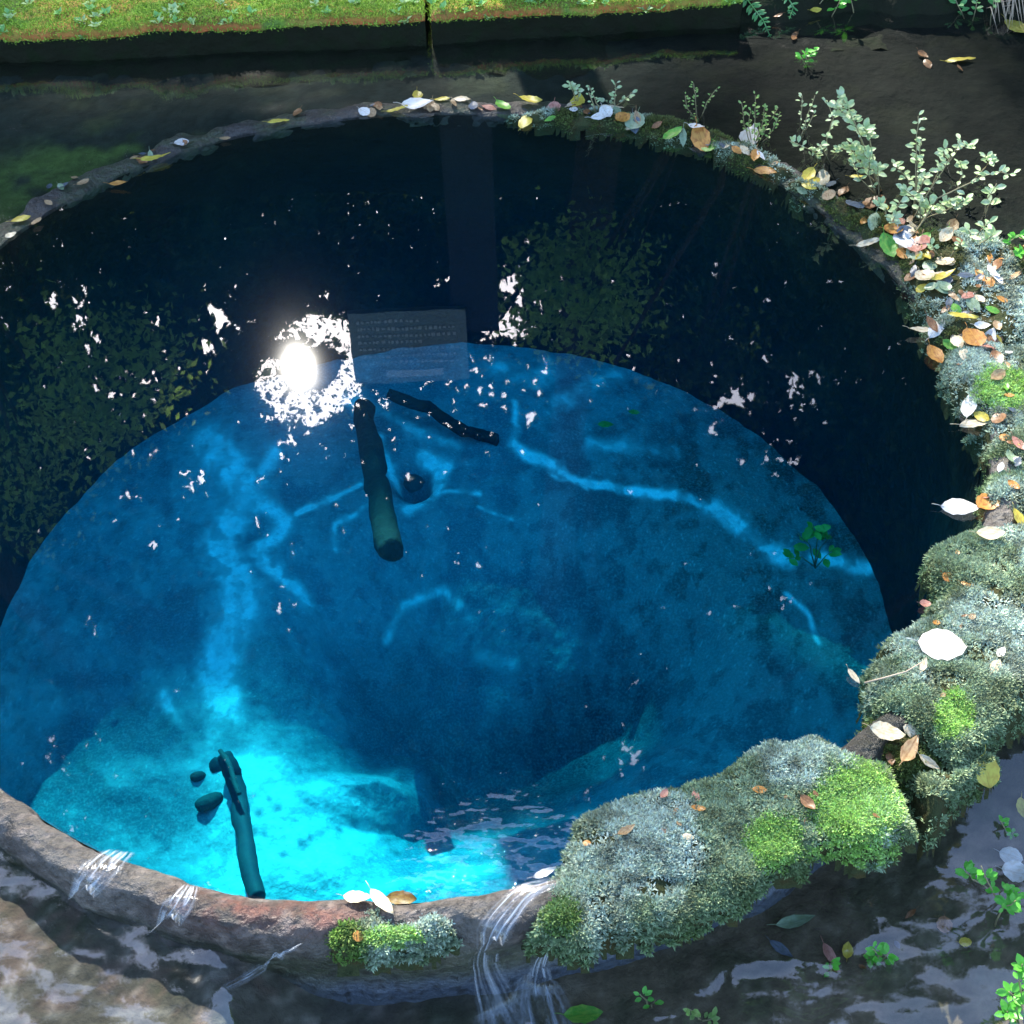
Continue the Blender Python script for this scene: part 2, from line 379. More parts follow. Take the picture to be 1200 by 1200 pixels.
st=st*(1-.72*sm(820,890,v))  # strokes weakened in the colour where the sun reaches the floor
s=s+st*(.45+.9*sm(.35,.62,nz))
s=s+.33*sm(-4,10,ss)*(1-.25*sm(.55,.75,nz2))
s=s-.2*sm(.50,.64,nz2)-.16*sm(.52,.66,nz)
s=s*(1-.72*sm(270,190,u)*sm(820,880,v)*(.6+.8*sm(.4,.6,nz2)))  # lower left darkened in the colour to offset the sun there
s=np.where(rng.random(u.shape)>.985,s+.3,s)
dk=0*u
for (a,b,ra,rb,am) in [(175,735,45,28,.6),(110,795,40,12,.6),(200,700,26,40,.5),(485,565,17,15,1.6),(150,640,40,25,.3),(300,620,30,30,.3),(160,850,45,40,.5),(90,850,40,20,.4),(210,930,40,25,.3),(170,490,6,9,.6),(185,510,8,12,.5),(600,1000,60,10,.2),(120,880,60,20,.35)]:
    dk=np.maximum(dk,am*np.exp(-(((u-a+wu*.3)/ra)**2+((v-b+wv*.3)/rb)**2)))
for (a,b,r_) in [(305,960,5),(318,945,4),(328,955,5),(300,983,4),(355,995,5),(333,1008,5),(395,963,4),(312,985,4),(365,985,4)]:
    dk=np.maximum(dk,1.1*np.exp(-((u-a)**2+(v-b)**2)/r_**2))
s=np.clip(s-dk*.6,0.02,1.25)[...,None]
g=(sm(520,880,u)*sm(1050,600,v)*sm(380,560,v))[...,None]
silt=np.array([.12,.20,.25])*(1-g)+np.array([.012,.045,.026])*g; sand=np.array([.8,.93,.92])  # right floor: algae green, darkened further to dull a sunlit patch
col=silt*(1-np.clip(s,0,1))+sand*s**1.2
col=col*(1-.6*sm(0,90,sp+wu)[...,None])  # shade of the deep hollow painted into the sand colour
V=np.stack([X,Y,h],-1).reshape(-1,3)
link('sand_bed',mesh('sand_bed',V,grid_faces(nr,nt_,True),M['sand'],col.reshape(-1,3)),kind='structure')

# ------------------------------------------------------------------ well water (closed body, absorbs red light)
nth=180; th=np.linspace(0,2*math.pi,nth,endpoint=False); rr=r0(th)-.0005
ringT=np.stack([rr*np.cos(th),rr*np.sin(th),np.zeros(nth)],-1); ringB=np.stack([1.1*np.cos(th),1.1*np.sin(th),np.full(nth,-2.2)],-1); ringM=np.stack([(rr+.03)*np.cos(th),(rr+.03)*np.sin(th),np.full(nth,-.05)],-1)
V=[(0,0,0)]+list(ringT)+list(ringM)+list(ringB)+[(0,0,-2.2)]; F=[]
for k in range(nth):
    a=1+k;b=1+(k+1)%nth
    F.append((0,a,b)); F.append((a,a+nth,b+nth,b)); F.append((a+nth,a+2*nth,b+2*nth,b+nth)); F.append((b+2*nth,a+2*nth,1+3*nth))
link('spring_water',mesh('spring_water',V,F,M['water'],smooth=False),kind='structure')

# ------------------------------------------------------------------ stream bed and stream water round the well
gx=np.linspace(-1.9,2.3,430); gy=np.linspace(-1.75,1.5,330)
X,Y=np.meshgrid(gx,gy)
def bedheight(X,Y):
    rr=np.hypot(X,Y); h=np.full(X.shape,-.045)
    h=h-(.012*sm(.3,-.9,Y))                        # lower on the near side
    h=h-.13*sm(-.27,-.08,X)*sm(-.4,-.9,Y)-.02*sm(.2,.9,X)*sm(0,-1,Y)
    h=h+(fbm(X*3+7,Y*3+7)-.5)*.02+(fbm(X*14+7,Y*14+7)-.5)*.012
    # the dark ledge against the far wall is a separate mesh
    return h
H=bedheight(X,Y)
inside=np.hypot(X,Y)<r0(np.arctan2(Y,X))+.03
u,v=px(np.stack([X,Y,H],-1))
n1=fbm(X*4+2,Y*4+8)[...,None]; n2=fbm(X*13+2,Y*13+8)[...,None]; n3=fbm(X*30+2,Y*30+8)[...,None]
far=np.array([.020,.028,.021]); left=np.array([.085,.08,.062]); rightc=np.array([.12,.095,.06]); dark=np.array([.04,.05,.025]); pinkc=np.array([.15,.10,.08]); green=np.array([.07,.12,.03])  # far: wet bed colour with shade painted in
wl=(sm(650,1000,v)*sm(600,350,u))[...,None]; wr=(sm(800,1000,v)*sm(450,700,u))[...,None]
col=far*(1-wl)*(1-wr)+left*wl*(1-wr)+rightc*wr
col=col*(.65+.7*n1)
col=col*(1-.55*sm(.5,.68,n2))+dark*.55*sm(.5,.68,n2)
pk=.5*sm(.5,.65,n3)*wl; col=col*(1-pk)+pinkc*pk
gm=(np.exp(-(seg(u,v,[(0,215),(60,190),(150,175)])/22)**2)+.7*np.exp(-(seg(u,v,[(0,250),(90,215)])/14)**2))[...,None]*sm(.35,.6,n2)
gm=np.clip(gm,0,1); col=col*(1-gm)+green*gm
rt=(sm(560,900,u)*sm(360,220,v))[...,None]; col=col*(1-.8*rt)  # far right bed darkened in the colour for shade and wetness
n4=fbm(X*60+2,Y*60+8,0,3)[...,None]; col=col*(.55+.9*n4)+np.array([.15,.14,.12])*(sm(.62,.7,n4))*.4*(wl+.4*wr)
fc=grid_faces(330,430); fc=fc[~inside.reshape(-1)[fc].all(1)]
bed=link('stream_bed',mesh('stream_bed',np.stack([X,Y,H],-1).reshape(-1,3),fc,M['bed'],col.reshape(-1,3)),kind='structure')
# stream water sheet
gx=np.linspace(-1.9,2.3,210); gy=np.linspace(-1.75,1.5,160); X,Y=np.meshgrid(gx,gy)
rr=np.hypot(X,Y); hw=-.04-(.012*sm(.3,-.9,Y))-.13*sm(-.27,-.08,X)*sm(-.4,-.9,Y)-.02*sm(.2,.9,X)*sm(0,-1,Y)+.016+.008*sm(0,-.9,Y)+(fbm(X*5+1,Y*5+1)-.5)*.01
keep=rr>r0(np.arctan2(Y,X))+.045
fc=grid_faces(160,210); kf=keep.reshape(-1)[fc].all(1)
link('stream_water',mesh('stream_water',np.stack([X,Y,hw],-1).reshape(-1,3),fc[kf],M['stream']),kind='structure')
# wider ground
gx=np.linspace(-40,40,60); gy=np.linspace(-40,45,60); X,Y=np.meshgrid(gx,gy)
V,F=[],[]
ring=[(-1.88,-1.73),(2.28,-1.73),(2.28,1.48),(-1.88,1.48)]; outer=[(-150,-150),(150,-150),(150,200),(-150,200)]
V=[(x,y,-.12) for x,y in ring]+[(x,y,-.12) for x,y in outer]; F=[(0,4,5,1),(1,5,6,2),(2,6,7,3),(3,7,4,0)]
link('ground',mesh('ground',V,F,M['ground'],smooth=False),kind='structure')

# ------------------------------------------------------------------ far wall of mossy blocks
def block(name,u0,u1,label,sets):
    a=at(u0,sets[0],-.02); b=at(u1,sets[1],-.02)
    d=(b-a); L=d.length; d.normalize(); nrm=Vector((-d.y,d.x,0))
    root=empty(name,a,label,'wall block','mossy blocks of the low wall behind the well')
    H=.075; W_=.42
    nx=int(L/.006); ny=int(W_/.008)
    s_=np.linspace(0,1,nx); t_=np.linspace(0,1,ny); S,T_=np.meshgrid(s_,t_)
    P=np.array(a)[None,None]+np.array(d)[None,None]*(S*L)[...,None]+np.array(nrm)[None,None]*(T_*W_)[...,None]
    edge=np.minimum(np.minimum(S*L,(1-S)*L),T_*W_)
    P[...,2]=H-.02-.02*np.exp(-edge/.006)+(fbm(P[...,0]*9,P[...,1]*9)-.4)*.02+(fbm(P[...,0]*40,P[...,1]*40)-.5)*.012
    P[...,1]+=(fbm(P[...,0]*20,1.5)-.5)*.018*np.exp(-T_*W_/.03)
    n=fbm(P[...,0]*16,P[...,1]*30)[...,None]; n2=fbm(P[...,0]*7+4,P[...,1]*9+4)[...,None]
    c=np.array([.2,.32,.04])*(1-sm(.42,.62,n))+np.array([.36,.24,.05])*sm(.42,.62,n)
    c=c*(1-.6*sm(.5,.7,n2))+np.array([.09,.13,.04])*.6*sm(.5,.7,n2)
    ed=np.exp(-(T_*W_)/.012)[...,None]*sm(.38,.55,fbm(P[...,0]*6+8,0.0)[...,None]); c=c*(1-ed)+np.array([.5,.13,.04])*ed
    top=child('moss_top',mesh('moss_top',P.reshape(-1,3),grid_faces(ny,nx),M['walltop'],c.reshape(-1,3)),root)
    # front face, leaning and rough, runs down below the ledge
    zz=np.linspace(0,1,14); S2,Z2=np.meshgrid(s_,zz)
    Q=np.array(a)[None,None]+np.array(d)[None,None]*(S2*L)[...,None]
    Q=np.repeat(Q[:1],14,0) if Q.shape[0]==1 else Q
    Q=Q.copy(); Q[...,2]=P[0,:,2][None,:]*(1-Z2)+(-.16)*Z2; Q[...,1]=P[0,:,1][None,:]-.001+.02*Z2+(fbm(Q[...,0]*18,Q[...,2]*18+3)-.5)*.02*sm(0,.2,Z2)
    child('front_face',mesh('front_face',Q.reshape(-1,3),grid_faces(14,nx)[:,::-1].copy(),M['wallface']),root)
    for x in (0,-1):
        pts=[tuple(P[k,x]) for k in range(ny)]; lo=[(p[0],p[1],-.16) for p in pts]
        child('end_face',mesh('end_face',pts+lo,[(k,k+1,ny+k+1,ny+k) for k in range(ny-1)],M['wallface'],smooth=False),root)
    # fine moss and leaf rosettes
    n=int(L*26000); sx=rng.random(n); tx=rng.random(n)**1.3*.75
    ix=(sx*(nx-1)).astype(int); iy=(tx*(ny-1)).astype(int); B=P[iy,ix]+rng.normal(0,.003,(n,3))
    D=unit(np.c_[rng.normal(0,1,(n,2)),rng.random(n)*1.2+.5]); Nn=unit(np.cross(D,rng.normal(0,1,(n,3))))
    Vv,Ff=diamonds(B,D,Nn,rng.uniform(.004,.011,n),.0025)
    cc=np.repeat(np.array([.27,.42,.05])[None]*rng.uniform(.5,1.5,(n,1)),4,0)
    child('moss_blades',mesh('moss_blades',Vv,Ff,M['moss'],cc,smooth=False),root,kind='stuff')
    nros=int(L*42); VV=[];FF=[];CCc=[]
    cl=rng.random(nros)
    for k in range(nros):
        s0=(round(cl[k]*6)/6+rng.normal(0,.035))%1; t0=abs(rng.normal(.12,.1))%.6
        p=P[int(t0*(ny-1)),int(s0*(nx-1))]
        m=rng.integers(5,9); ang=rng.random(m)*6.28; D=unit(np.c_[np.cos(ang),np.sin(ang),rng.uniform(.2,.9,m)])
        Nn=unit(np.c_[-np.cos(ang)*.5,-np.sin(ang)*.5,np.ones(m)])
        v_,f_=diamonds(np.repeat(p[None],m,0)+D*.002,D,Nn,rng.uniform(.011,.024,m),rng.uniform(.008,.015,m))
        FF.append(f_+sum(len(q) for q in VV)); VV.append(v_); CCc.append(np.repeat([rng.choice([0,1])*np.array([.2,.1,.12])+np.array([.25,.5,.15])],len(v_),0))
    if VV: child('leaf_rosettes',mesh('leaf_rosettes',np.concatenate(VV),np.concatenate(FF),M['moss'],np.concatenate(CCc),smooth=False),root,kind='stuff')
    return root
blkA=block('wall_block',-90,500,'long mossy stone block left of the vertical joint in the far wall',(78,52))
blkB=block('wall_block',507,868,'mossy stone block right of the joint with orange patches on its edge',(52,30))
# dark soil bank beyond the right end of the wall
gx=np.linspace(.66,2.28,120); gy=np.linspace(1.28,2.1,60); X,Y=np.meshgrid(gx,gy)
H=-.06+.16*sm(1.34,1.55,Y+.05*(fbm(X*4,Y*4)-.5))+(fbm(X*12,Y*12)-.5)*.07
bank=link('soil_bank',mesh('soil_bank',np.stack([X,Y,H],-1).reshape(-1,3),grid_faces(60,120),M['wallface']),kind='structure')
# dark ledge with a wavy edge at the wall's foot
pts=[(-90,125),(0,95),(80,86),(160,90),(300,95),(360,95),(420,80),(480,66),(540,74),(600,88),(640,92),(680,82),(740,80),(800,84),(860,90),(960,100)]
nx=240; us=np.linspace(-90,960,nx); vs=np.interp(us,[p[0] for p in pts],[p[1] for p in pts])
rows=[]
for k in range(10):
    f=k/9; row=[]
    for a,b in zip(us,vs):
        p=at(a,b+3*math.sin(a*.05),-.03); q=Vector((p.x,1.46,0)); r_=p.lerp(q,f)
        row.append((r_.x,r_.y,-.05-.06*float(sm(680,800,a))+.012*min(1,f*3)+.014*float(vnoise(r_.x*30,r_.y*30))))
    rows.append(row)
link('dark_ledge',mesh('dark_ledge',np.array(rows).reshape(-1,3),grid_faces(10,nx),M['wallface']),kind='structure')

# ------------------------------------------------------------------ moss mats on the rim
solids=[]
def bvh_of(o):
    me=o.data; mw=o.matrix_world
    if o.parent: mw=Matrix.Identity(4)
    vs=[mw@v.co for v in me.vertices]; return BVHTree.FromPolygons(vs,[tuple(p.vertices) for p in me.polygons])
MG={'grey':(.40,.5,.31),'silver':(.62,.72,.6),'lime':(.45,.72,.16),'green':(.17,.30,.06),'olive':(.10,.11,.03)}
def moss_mat(name,poly,zb,thick,label,group,ntuft,patches=(),base='grey',step=.006,tuft=.0068,skirt=-.05):
    W3=[at(a,b,zb) for a,b in poly]; PW=[(p.x,p.y) for p in W3]
    xs=[p[0] for p in PW]; ys=[p[1] for p in PW]
    gx=np.arange(min(xs)-.01,max(xs)+.01,step); gy=np.arange(min(ys)-.01,max(ys)+.01,step); X,Y=np.meshgrid(gx,gy)
    wx=(fbm(X*22,Y*22)-.5)*.04; wy=(fbm(X*22+30,Y*22)-.5)*.04
    sd=sdpoly(X+wx,Y+wy,PW)
    H=zb+thick*(1-np.exp(-np.maximum(sd,0)/.035))+(fbm(X*16,Y*16)-.5)*.022*sm(0,.03,sd)+(fbm(X*60,Y*60)-.5)*.008
    H=H-(zb-skirt)*np.exp(-np.maximum(sd,0)/.008)
    cx,cy=np.mean(xs),np.mean(ys)
    root=empty(name,(cx,cy,zb),label,'moss',group)
    fc=grid_faces(*X.shape); kf=(sd.reshape(-1)[fc]>-.004).all(1); fc=fc[kf]
    P=np.stack([X,Y,H],-1).reshape(-1,3)
    usd=np.unique(fc); mp=-np.ones(len(P),int); mp[usd]=np.arange(len(usd))
    core=child('moss_cushion',mesh('moss_cushion',P[usd],mp[fc],M['mosscore']),root)
    solids.append(core)
    # tufts
    q=rng.choice(usd[sd.reshape(-1)[usd]>.002],ntuft); B=P[q]+np.c_[rng.uniform(-step,step,(ntuft,2))*.6,np.zeros(ntuft)]
    dens=fbm(B[:,0]*26+4,B[:,1]*26+4); u,v=px(B); dens2=fbm(B[:,0]*9,B[:,1]*9)
    cc=np.array(MG[base])[None]*np.ones((ntuft,1))
    m=sm(.45,.6,dens2)[:,None]; cc=cc*(1-m)+np.array(MG['silver'])*m
    m2=sm(.52,.62,fbm(B[:,0]*40+14,B[:,1]*40+4))[:,None]*.5; cc=cc*(1-m2)+np.array([.13,.14,.05])*m2
    ed=np.exp(-sd.reshape(-1)[q]/.02)[:,None]; cc=cc*(1-.6*ed)+np.array(MG['green'])*.6*ed
    keep=np.ones(ntuft,bool)
    hol=sm(.53,.6,dens)*(rng.random(ntuft)<.85); keep&=~((hol>.5))
    big=np.ones(ntuft)
    for (a,b,ra,rb,kind) in patches:
        d=((u-a)/ra)**2+((v-b)/rb)**2+ (dens-.5)*1.6
        if kind=='hole': keep&=~((d<1)&(rng.random(ntuft)<.93))
        else:
            ii=d+rng.normal(0,.22,len(d))<1; mm=rng.uniform(.55,1,(ii.sum(),1)); cc[ii]=np.array(MG[kind])*mm+cc[ii]*(1-mm); keep|=ii; big[ii]=.8
    B=B[keep]; cc=cc[keep]; big=big[keep]; n=len(B); k=6
    B=np.repeat(B,k,0); cc=np.repeat(cc,k,0)*rng.uniform(.45,1.35,(n*k,1))
    ang=rng.random(n*k)*6.283; el=rng.uniform(-.15,1.2,n*k)
    D=np.c_[np.cos(ang)*np.cos(el),np.sin(ang)*np.cos(el),np.sin(el)]
    Nn=unit(np.c_[-np.cos(ang)*np.sin(el),-np.sin(ang)*np.sin(el),np.cos(el)]+rng.normal(0,.25,(n*k,3)))
    Vv,Ff=diamonds(B+D*.002,D,Nn,tuft*np.repeat(big,k)*rng.uniform(.6,1.35,n*k),tuft*.36)
    child('moss_tufts',mesh('moss_tufts',Vv,Ff,M['moss'],np.repeat(cc,4,0),smooth=False),root,kind='stuff')
    return root
G='moss cushions growing on the well rim'
moss_mat('moss_mat',[(618,1070),(640,1035),(655,1000),(662,962),(700,938),(745,925),(800,922),(850,888),(905,868),(950,865),(1000,872),(1040,900),(1068,940),(1078,968),(1050,1000),(1010,1012),(960,1000),(905,1030),(850,1060),(800,1085),(740,1095),(680,1108),(620,1100)],.013,.016,
  'large silvery moss cushion with two bright lime patches on the near right of the rim',G,36000,
  patches=[(1005,945,55,50,'lime'),(905,985,32,32,'lime'),(770,1040,26,14,'hole'),(700,985,22,10,'hole'),(660,1075,22,22,'green'),(1000,1000,60,14,'lime')],skirt=-.045)
moss_mat('moss_mat',[(1012,800),(1030,750),(1085,722),(1100,690),(1082,665),(1092,640),(1130,612),(1230,600),(1260,820),(1205,835),(1170,860),(1120,900),(1085,872),(1050,852),(1010,832)],.015,.016,
  'wide grey green moss cushion carrying a big white leaf on the right rim',G,36000,
  patches=[(1118,838,26,26,'lime'),(1150,765,22,14,'hole'),(1105,800,26,12,'hole'),(1165,700,14,18,'hole')],skirt=-.06)
moss_mat('moss_mat',[(1125,470),(1098,425),(1110,405),(1150,400),(1240,395),(1250,612),(1168,604),(1150,572),(1163,545),(1150,505)],.015,.016,
  'mottled moss cushion with lime patch, littered with fallen leaves, right edge of frame',G,18000,
  patches=[(1175,455,34,26,'lime'),(1140,500,20,12,'hole')],skirt=-.05)
moss_mat('moss_mat',[(380,1085),(400,1068),(440,1062),(500,1066),(540,1078),(545,1100),(500,1112),(440,1118),(385,1112)],.012,.014,
  'small green moss cushion under three yellow leaves on the near rim',G,6000,base='green',patches=[(505,1078,32,10,'silver'),(460,1098,35,12,'lime')],tuft=.007,skirt=-.04)
moss_mat('moss_mat',[(1060,885),(1110,895),(1150,870),(1180,880),(1135,925),(1120,955),(1085,960),(1070,935)],.0,.02,
  'thin patchy moss between the lime cushion and the round yellow leaf',G,3500,patches=[(1100,905,20,14,'hole'),(1090,945,24,14,'hole')],skirt=-.1)
moss_mat('moss_mat',[(985,872),(1010,838),(1050,838),(1088,855),(1098,885),(1062,905),(1035,900),(1010,880)],.008,.006,
  'low dark moss between two big cushions, under a pile of pale leaves',G,2500,base='olive',skirt=-.04,tuft=.006)
# litter band: soil and fine moss
moss_mat('litter_bank',[(905,205),(940,205),(1000,235),(1060,262),(1130,270),(1220,290),(1240,400),(1110,410),(1085,385),(1070,350),(1040,305),(1000,272),(950,235)],.01,.02,
  'low bank of soil and sparse moss under the weeds and leaf litter, upper right rim','litter banks on the upper rim',7500,
  patches=[(1100,330,30,20,'hole'),(1150,380,34,26,'hole'),(1040,285,20,12,'hole'),(1000,240,30,10,'hole')],base='olive',skirt=-.05)
moss_mat('litter_bank',[(590,131),(640,126),(700,124),(770,133),(840,150),(900,172),(940,205),(905,208),(880,196),(820,172),(760,155),(680,146),(620,141)],.008,.012,
  'thin dark litter strip along the far rim under small weeds','litter banks on the upper rim',3500,base='olive',skirt=-.03,tuft=.006)
bpy.context.view_layer.update()
solids+= [rim,bed,blkA.children[0],blkB.children[0],bank]
BV=[bvh_of(o) for o in solids]
wl_=BVHTree.FromPolygons([Vector((x,y,0.001)) for x,y in ((-2,-2),(2,-2),(2,2),(-2,2))],[(0,1,2,3)])
def hit(u,v,water=True):
    d=ray(u,v); best=None
    for b in BV:
        loc,n,i,dist=b.ray_cast(CAMP,d)
        if loc and (best is None or dist<best[2]): best=(loc,n,dist)
    if water:
        loc,n,i,dist=wl_.ray_cast(CAMP,d)
        if loc and math.hypot(loc.x,loc.y)<float(r0(math.atan2(loc.y,loc.x))) and (best is None or dist<best[2]): best=(loc,Vector((0,0,1)),dist)
    if best is None: p=at(u,v,-.05); return p,Vector((0,0,1)),1
    n=best[1]; n=n if n.z>0 else -n
    return best[0],n,best[2]

# ------------------------------------------------------------------ overflow water
def cascade(name,path,widths,label,*a_):
    """a thin film of water that follows the path down the fall"""
    P=[at(a,b,z) for a,b,z in path]; nP=len(P); m_=10*(nP-1)+1; n=15
    P=[]
    for a,b,z in path:
        q=hit(a,b,True)[0]; P.append(q+(CAMP-q).normalized()*.007)
    rows=[];cc=[]
    pts=[];wds=[]
    for k in range(m_):
        t_=k/10; i_=min(int(t_),nP-2); fr_=t_-i_
        p0=P[max(i_-1,0)];p1=P[i_];p2=P[i_+1];p3=P[min(i_+2,nP-1)]
        pts.append(.5*((2*p1)+(p2-p0)*fr_+(2*p0-5*p1+4*p2-p3)*fr_**2+(3*p1-p0-3*p2+p3)*fr_**3)); wds.append(widths[i_]*(1-fr_)+widths[i_+1]*fr_)
    for k,p in enumerate(pts):
        t=pts[min(k+1,m_-1)]-pts[max(k-1,0)]; side=Vector((t.y,-t.x,0)); side=side.normalized() if side.length>1e-5 else Vector((1,0,0))
        if side.x<0: side=-side
        side=(side*.5+Vector((.5,0,0))).normalized()
        for q in range(n):
            f=q/(n-1)-.5
            rows.append(p+side*wds[k]*f+Vector((0,-.003,.003+.005*math.cos(f*math.pi)+.004*float(vnoise(q*.7,k*.12))))); cc.append((f+.5,k/(m_-1),len(path)/10))
    return link(name,mesh(name,rows,grid_faces(m_,n),M['fall'],np.array(cc)),label=label,category='overflow',group='thin overflows running over the rim')
m,t,out=new_mat('falling_water'); L=t.links.new
at_=N(t,'ShaderNodeAttribute'); at_.attribute_name='Col'; mp=N(t,'ShaderNodeMapping'); mp.inputs['Scale'].default_value=(10,2.6,30); L(at_.outputs['Vector'],mp.inputs['Vector'])
no=N(t,'ShaderNodeTexNoise'); no.inputs['Scale'].default_value=1; no.inputs['Detail'].default_value=3; no.inputs['Distortion'].default_value=.6; L(mp.outputs[0],no.inputs['Vector'])
b=N(t,'ShaderNodeBump'); b.inputs['Strength'].default_value=.8; b.inputs['Distance'].default_value=.006; L(no.outputs[0],b.inputs['Height'])
mr=N(t,'ShaderNodeMapRange'); mr.interpolation_type='SMOOTHSTEP'; mr.inputs['From Min'].default_value=.40; mr.inputs['From Max'].default_value=.82; mr.inputs['To Max'].default_value=.6; L(no.outputs[0],mr.inputs['Value'])
sp=N(t,'ShaderNodeSeparateColor'); L(at_.outputs['Color'],sp.inputs[0])
def fade(sock,a,c):
    q=N(t,'ShaderNodeMath',operation='SUBTRACT'); L(sock,q.inputs[0]); q.inputs[1].default_value=.5
    q2=N(t,'ShaderNodeMath',operation='ABSOLUTE'); L(q.outputs[0],q2.inputs[0])
    q3=N(t,'ShaderNodeMapRange'); q3.interpolation_type='SMOOTHSTEP'; q3.inputs['From Min'].default_value=a; q3.inputs['From Max'].default_value=c; q3.inputs['To Min'].default_value=1; q3.inputs['To Max'].default_value=0; L(q2.outputs[0],q3.inputs['Value']); return q3.outputs[0]
f1=fade(sp.outputs[0],.22,.5); f2=fade(sp.outputs[1],.38,.5)
mu=N(t,'ShaderNodeMath',operation='MULTIPLY'); L(f1,mu.inputs[0]); L(f2,mu.inputs[1])
mu2=N(t,'ShaderNodeMath',operation='MULTIPLY'); L(mu.outputs[0],mu2.inputs[0]); L(mr.outputs[0],mu2.inputs[1])
gl=N(t,'ShaderNodeBsdfGlossy'); gl.inputs['Roughness'].default_value=.12; L(b.outputs[0],gl.inputs['Normal'])
tr=N(t,'ShaderNodeBsdfTransparent')
df=N(t,'ShaderNodeBsdfDiffuse'); df.inputs['Color'].default_value=(.62,.68,.75,1)
mg=N(t,'ShaderNodeMath',operation='MULTIPLY'); L(mu.outputs[0],mg.inputs[0]); mg.inputs[1].default_value=.1
m1=N(t,'ShaderNodeMixShader'); L(mg.outputs[0],m1.inputs[0]); L(tr.outputs[0],m1.inputs[1]); L(gl.outputs[0],m1.inputs[2])
m2=N(t,'ShaderNodeMixShader'); L(mu2.outputs[0],m2.inputs[0]); L(m1.outputs[0],m2.inputs[1]); L(df.outputs[0],m2.inputs[2]); L(m2.outputs[0],out.inputs[0]); M['fall']=m
cascade('overflow_water',[(655,1032,.02),(618,1045,.03),(592,1072,.02),(575,1100,-.05),(568,1135,-.12),(585,1180,-.17),(600,1215,-.17)],[.02,.04,.05,.05,.05,.08,.12],'white braided overflow beside the large moss cushion on the near rim',90,.0011)
cascade('overflow_water',[(645,1105,-.04),(632,1135,-.1),(630,1165,-.15),(640,1215,-.165)],[.01,.04,.09,.14],'short spill of white water falling below the large moss cushion',90,.0013)
cascade('overflow_water',[(142,998,.012),(125,1012,.026),(108,1032,.012),(90,1052,-.03)],[.06,.07,.06,.05],'pale overflow crossing the near rim at far left',45,.0011)
cascade('overflow_water',[(224,1038,.012),(214,1055,.026),(200,1075,.01),(180,1095,-.03)],[.03,.05,.05,.04],'pale overflow crossing the near rim left of the rust stain',40,.001)
cascade('overflow_water',[(355,1108,-.0),(325,1122,-.03),(290,1145,-.05),(262,1160,-.05)],[.015,.02,.02,.02],'thin glassy trickle below the rust stained rim',10,.0007)

# ------------------------------------------------------------------ sunken things
def stick(name,path,rad,mat,label,cat,n=14):
    P=[]; 
    for i,(a,b,z) in enumerate(path): P.append(at(a,b,z))
    Q=[];R_=[]
    for i in range(len(P)-1):
        for k in range(8): Q.append(P[i].lerp(P[i+1],k/8)+Vector(rng.normal(0,rad*.05,3))); R_.append(rad*(1+.12*(float(vnoise(i*3+k*.7,2.2))-.5)))
    for k in range(5):
        f=k/4; Q.append(P[-1]+(P[-1]-P[-2]).normalized()*rad*.45*f); R_.append(rad*math.sqrt(max(.1,1-f**4)))
    V,F=tube(Q,R_,n); A=np.array([list(v) for v in V]); A+= (np.stack([fbm(A[:,0]*28+k*9,A[:,1]*28,A[:,2]*28) for k in range(3)],-1)-.5)*rad*.9
    o=link(name,mesh(name,A,F,mat),label=label,category=cat); return o
stick('sunken_pole',[(425,478,-.6),(440,560,-.5),(456,645,-.36)],.027,M['pole'],'dark waterlogged pole leaning on the well floor under the sun reflection','pole')
stick('sunken_branch',[(455,462,-.6),(500,478,-.62),(545,505,-.64),(582,516,-.66)],.014,M['pole'],'dark branch lying on the well floor beneath the sign reflection','branch')
stick('sunken_pipe',[(262,885,-.6),(275,915,-.62),(284,960,-.6),(300,1050,-.55)],.016,M['pipe'],'grey blue pipe lying on the bright sand at the lower left','pipe')
stick('sunken_twig',[(258,880,-.58),(268,895,-.56),(280,930,-.56)],.005,M['dark'],'thin bent twig lying beside the top of the grey blue pipe','twig')
def pebble(name,u_,v_,z,r,label,mat='dark',cat='stone',sx=1.4):
    p=at(u_,v_,z); V=[];F=[];n=14;m_=9
    for i in range(m_):
        a=math.pi*i/(m_-1)
        for k in range(n):
            b_=2*math.pi*k/n; rr_=r*(1+.3*(float(vnoise(3+math.cos(b_)*1.5*math.sin(a)+u_,3+math.sin(b_)*1.5*math.sin(a),math.cos(a)*1.5+3))-.5))
            V.append((rr_*math.sin(a)*math.cos(b_)*sx,rr_*math.sin(a)*math.sin(b_),rr_*math.cos(a)*.85))
    F=[tuple(q) for q in grid_faces(m_,n,True)]
    o=link(name,mesh(name,V,F,M[mat]),label=label,category=cat); o.location=p; o.rotation_euler=(0,0,random.random()*3); return o
pebble('sunken_stone',485,566,DB+.01,.024,'round dark stone ringed by bright sand right of the leaning pole',sx=1)
pebble('sunken_stone',246,940,DB+.015,.017,'dark elongated stone touching the left side of the pipe',sx=1.8)
pebble('sunken_stone',255,897,DB+.005,.016,'bluish round stone at the top end of the pipe','pipe',sx=1.1)
pebble('sunken_stone',232,910,DB+.002,.011,'small blurred dark stone left of the pipe top')

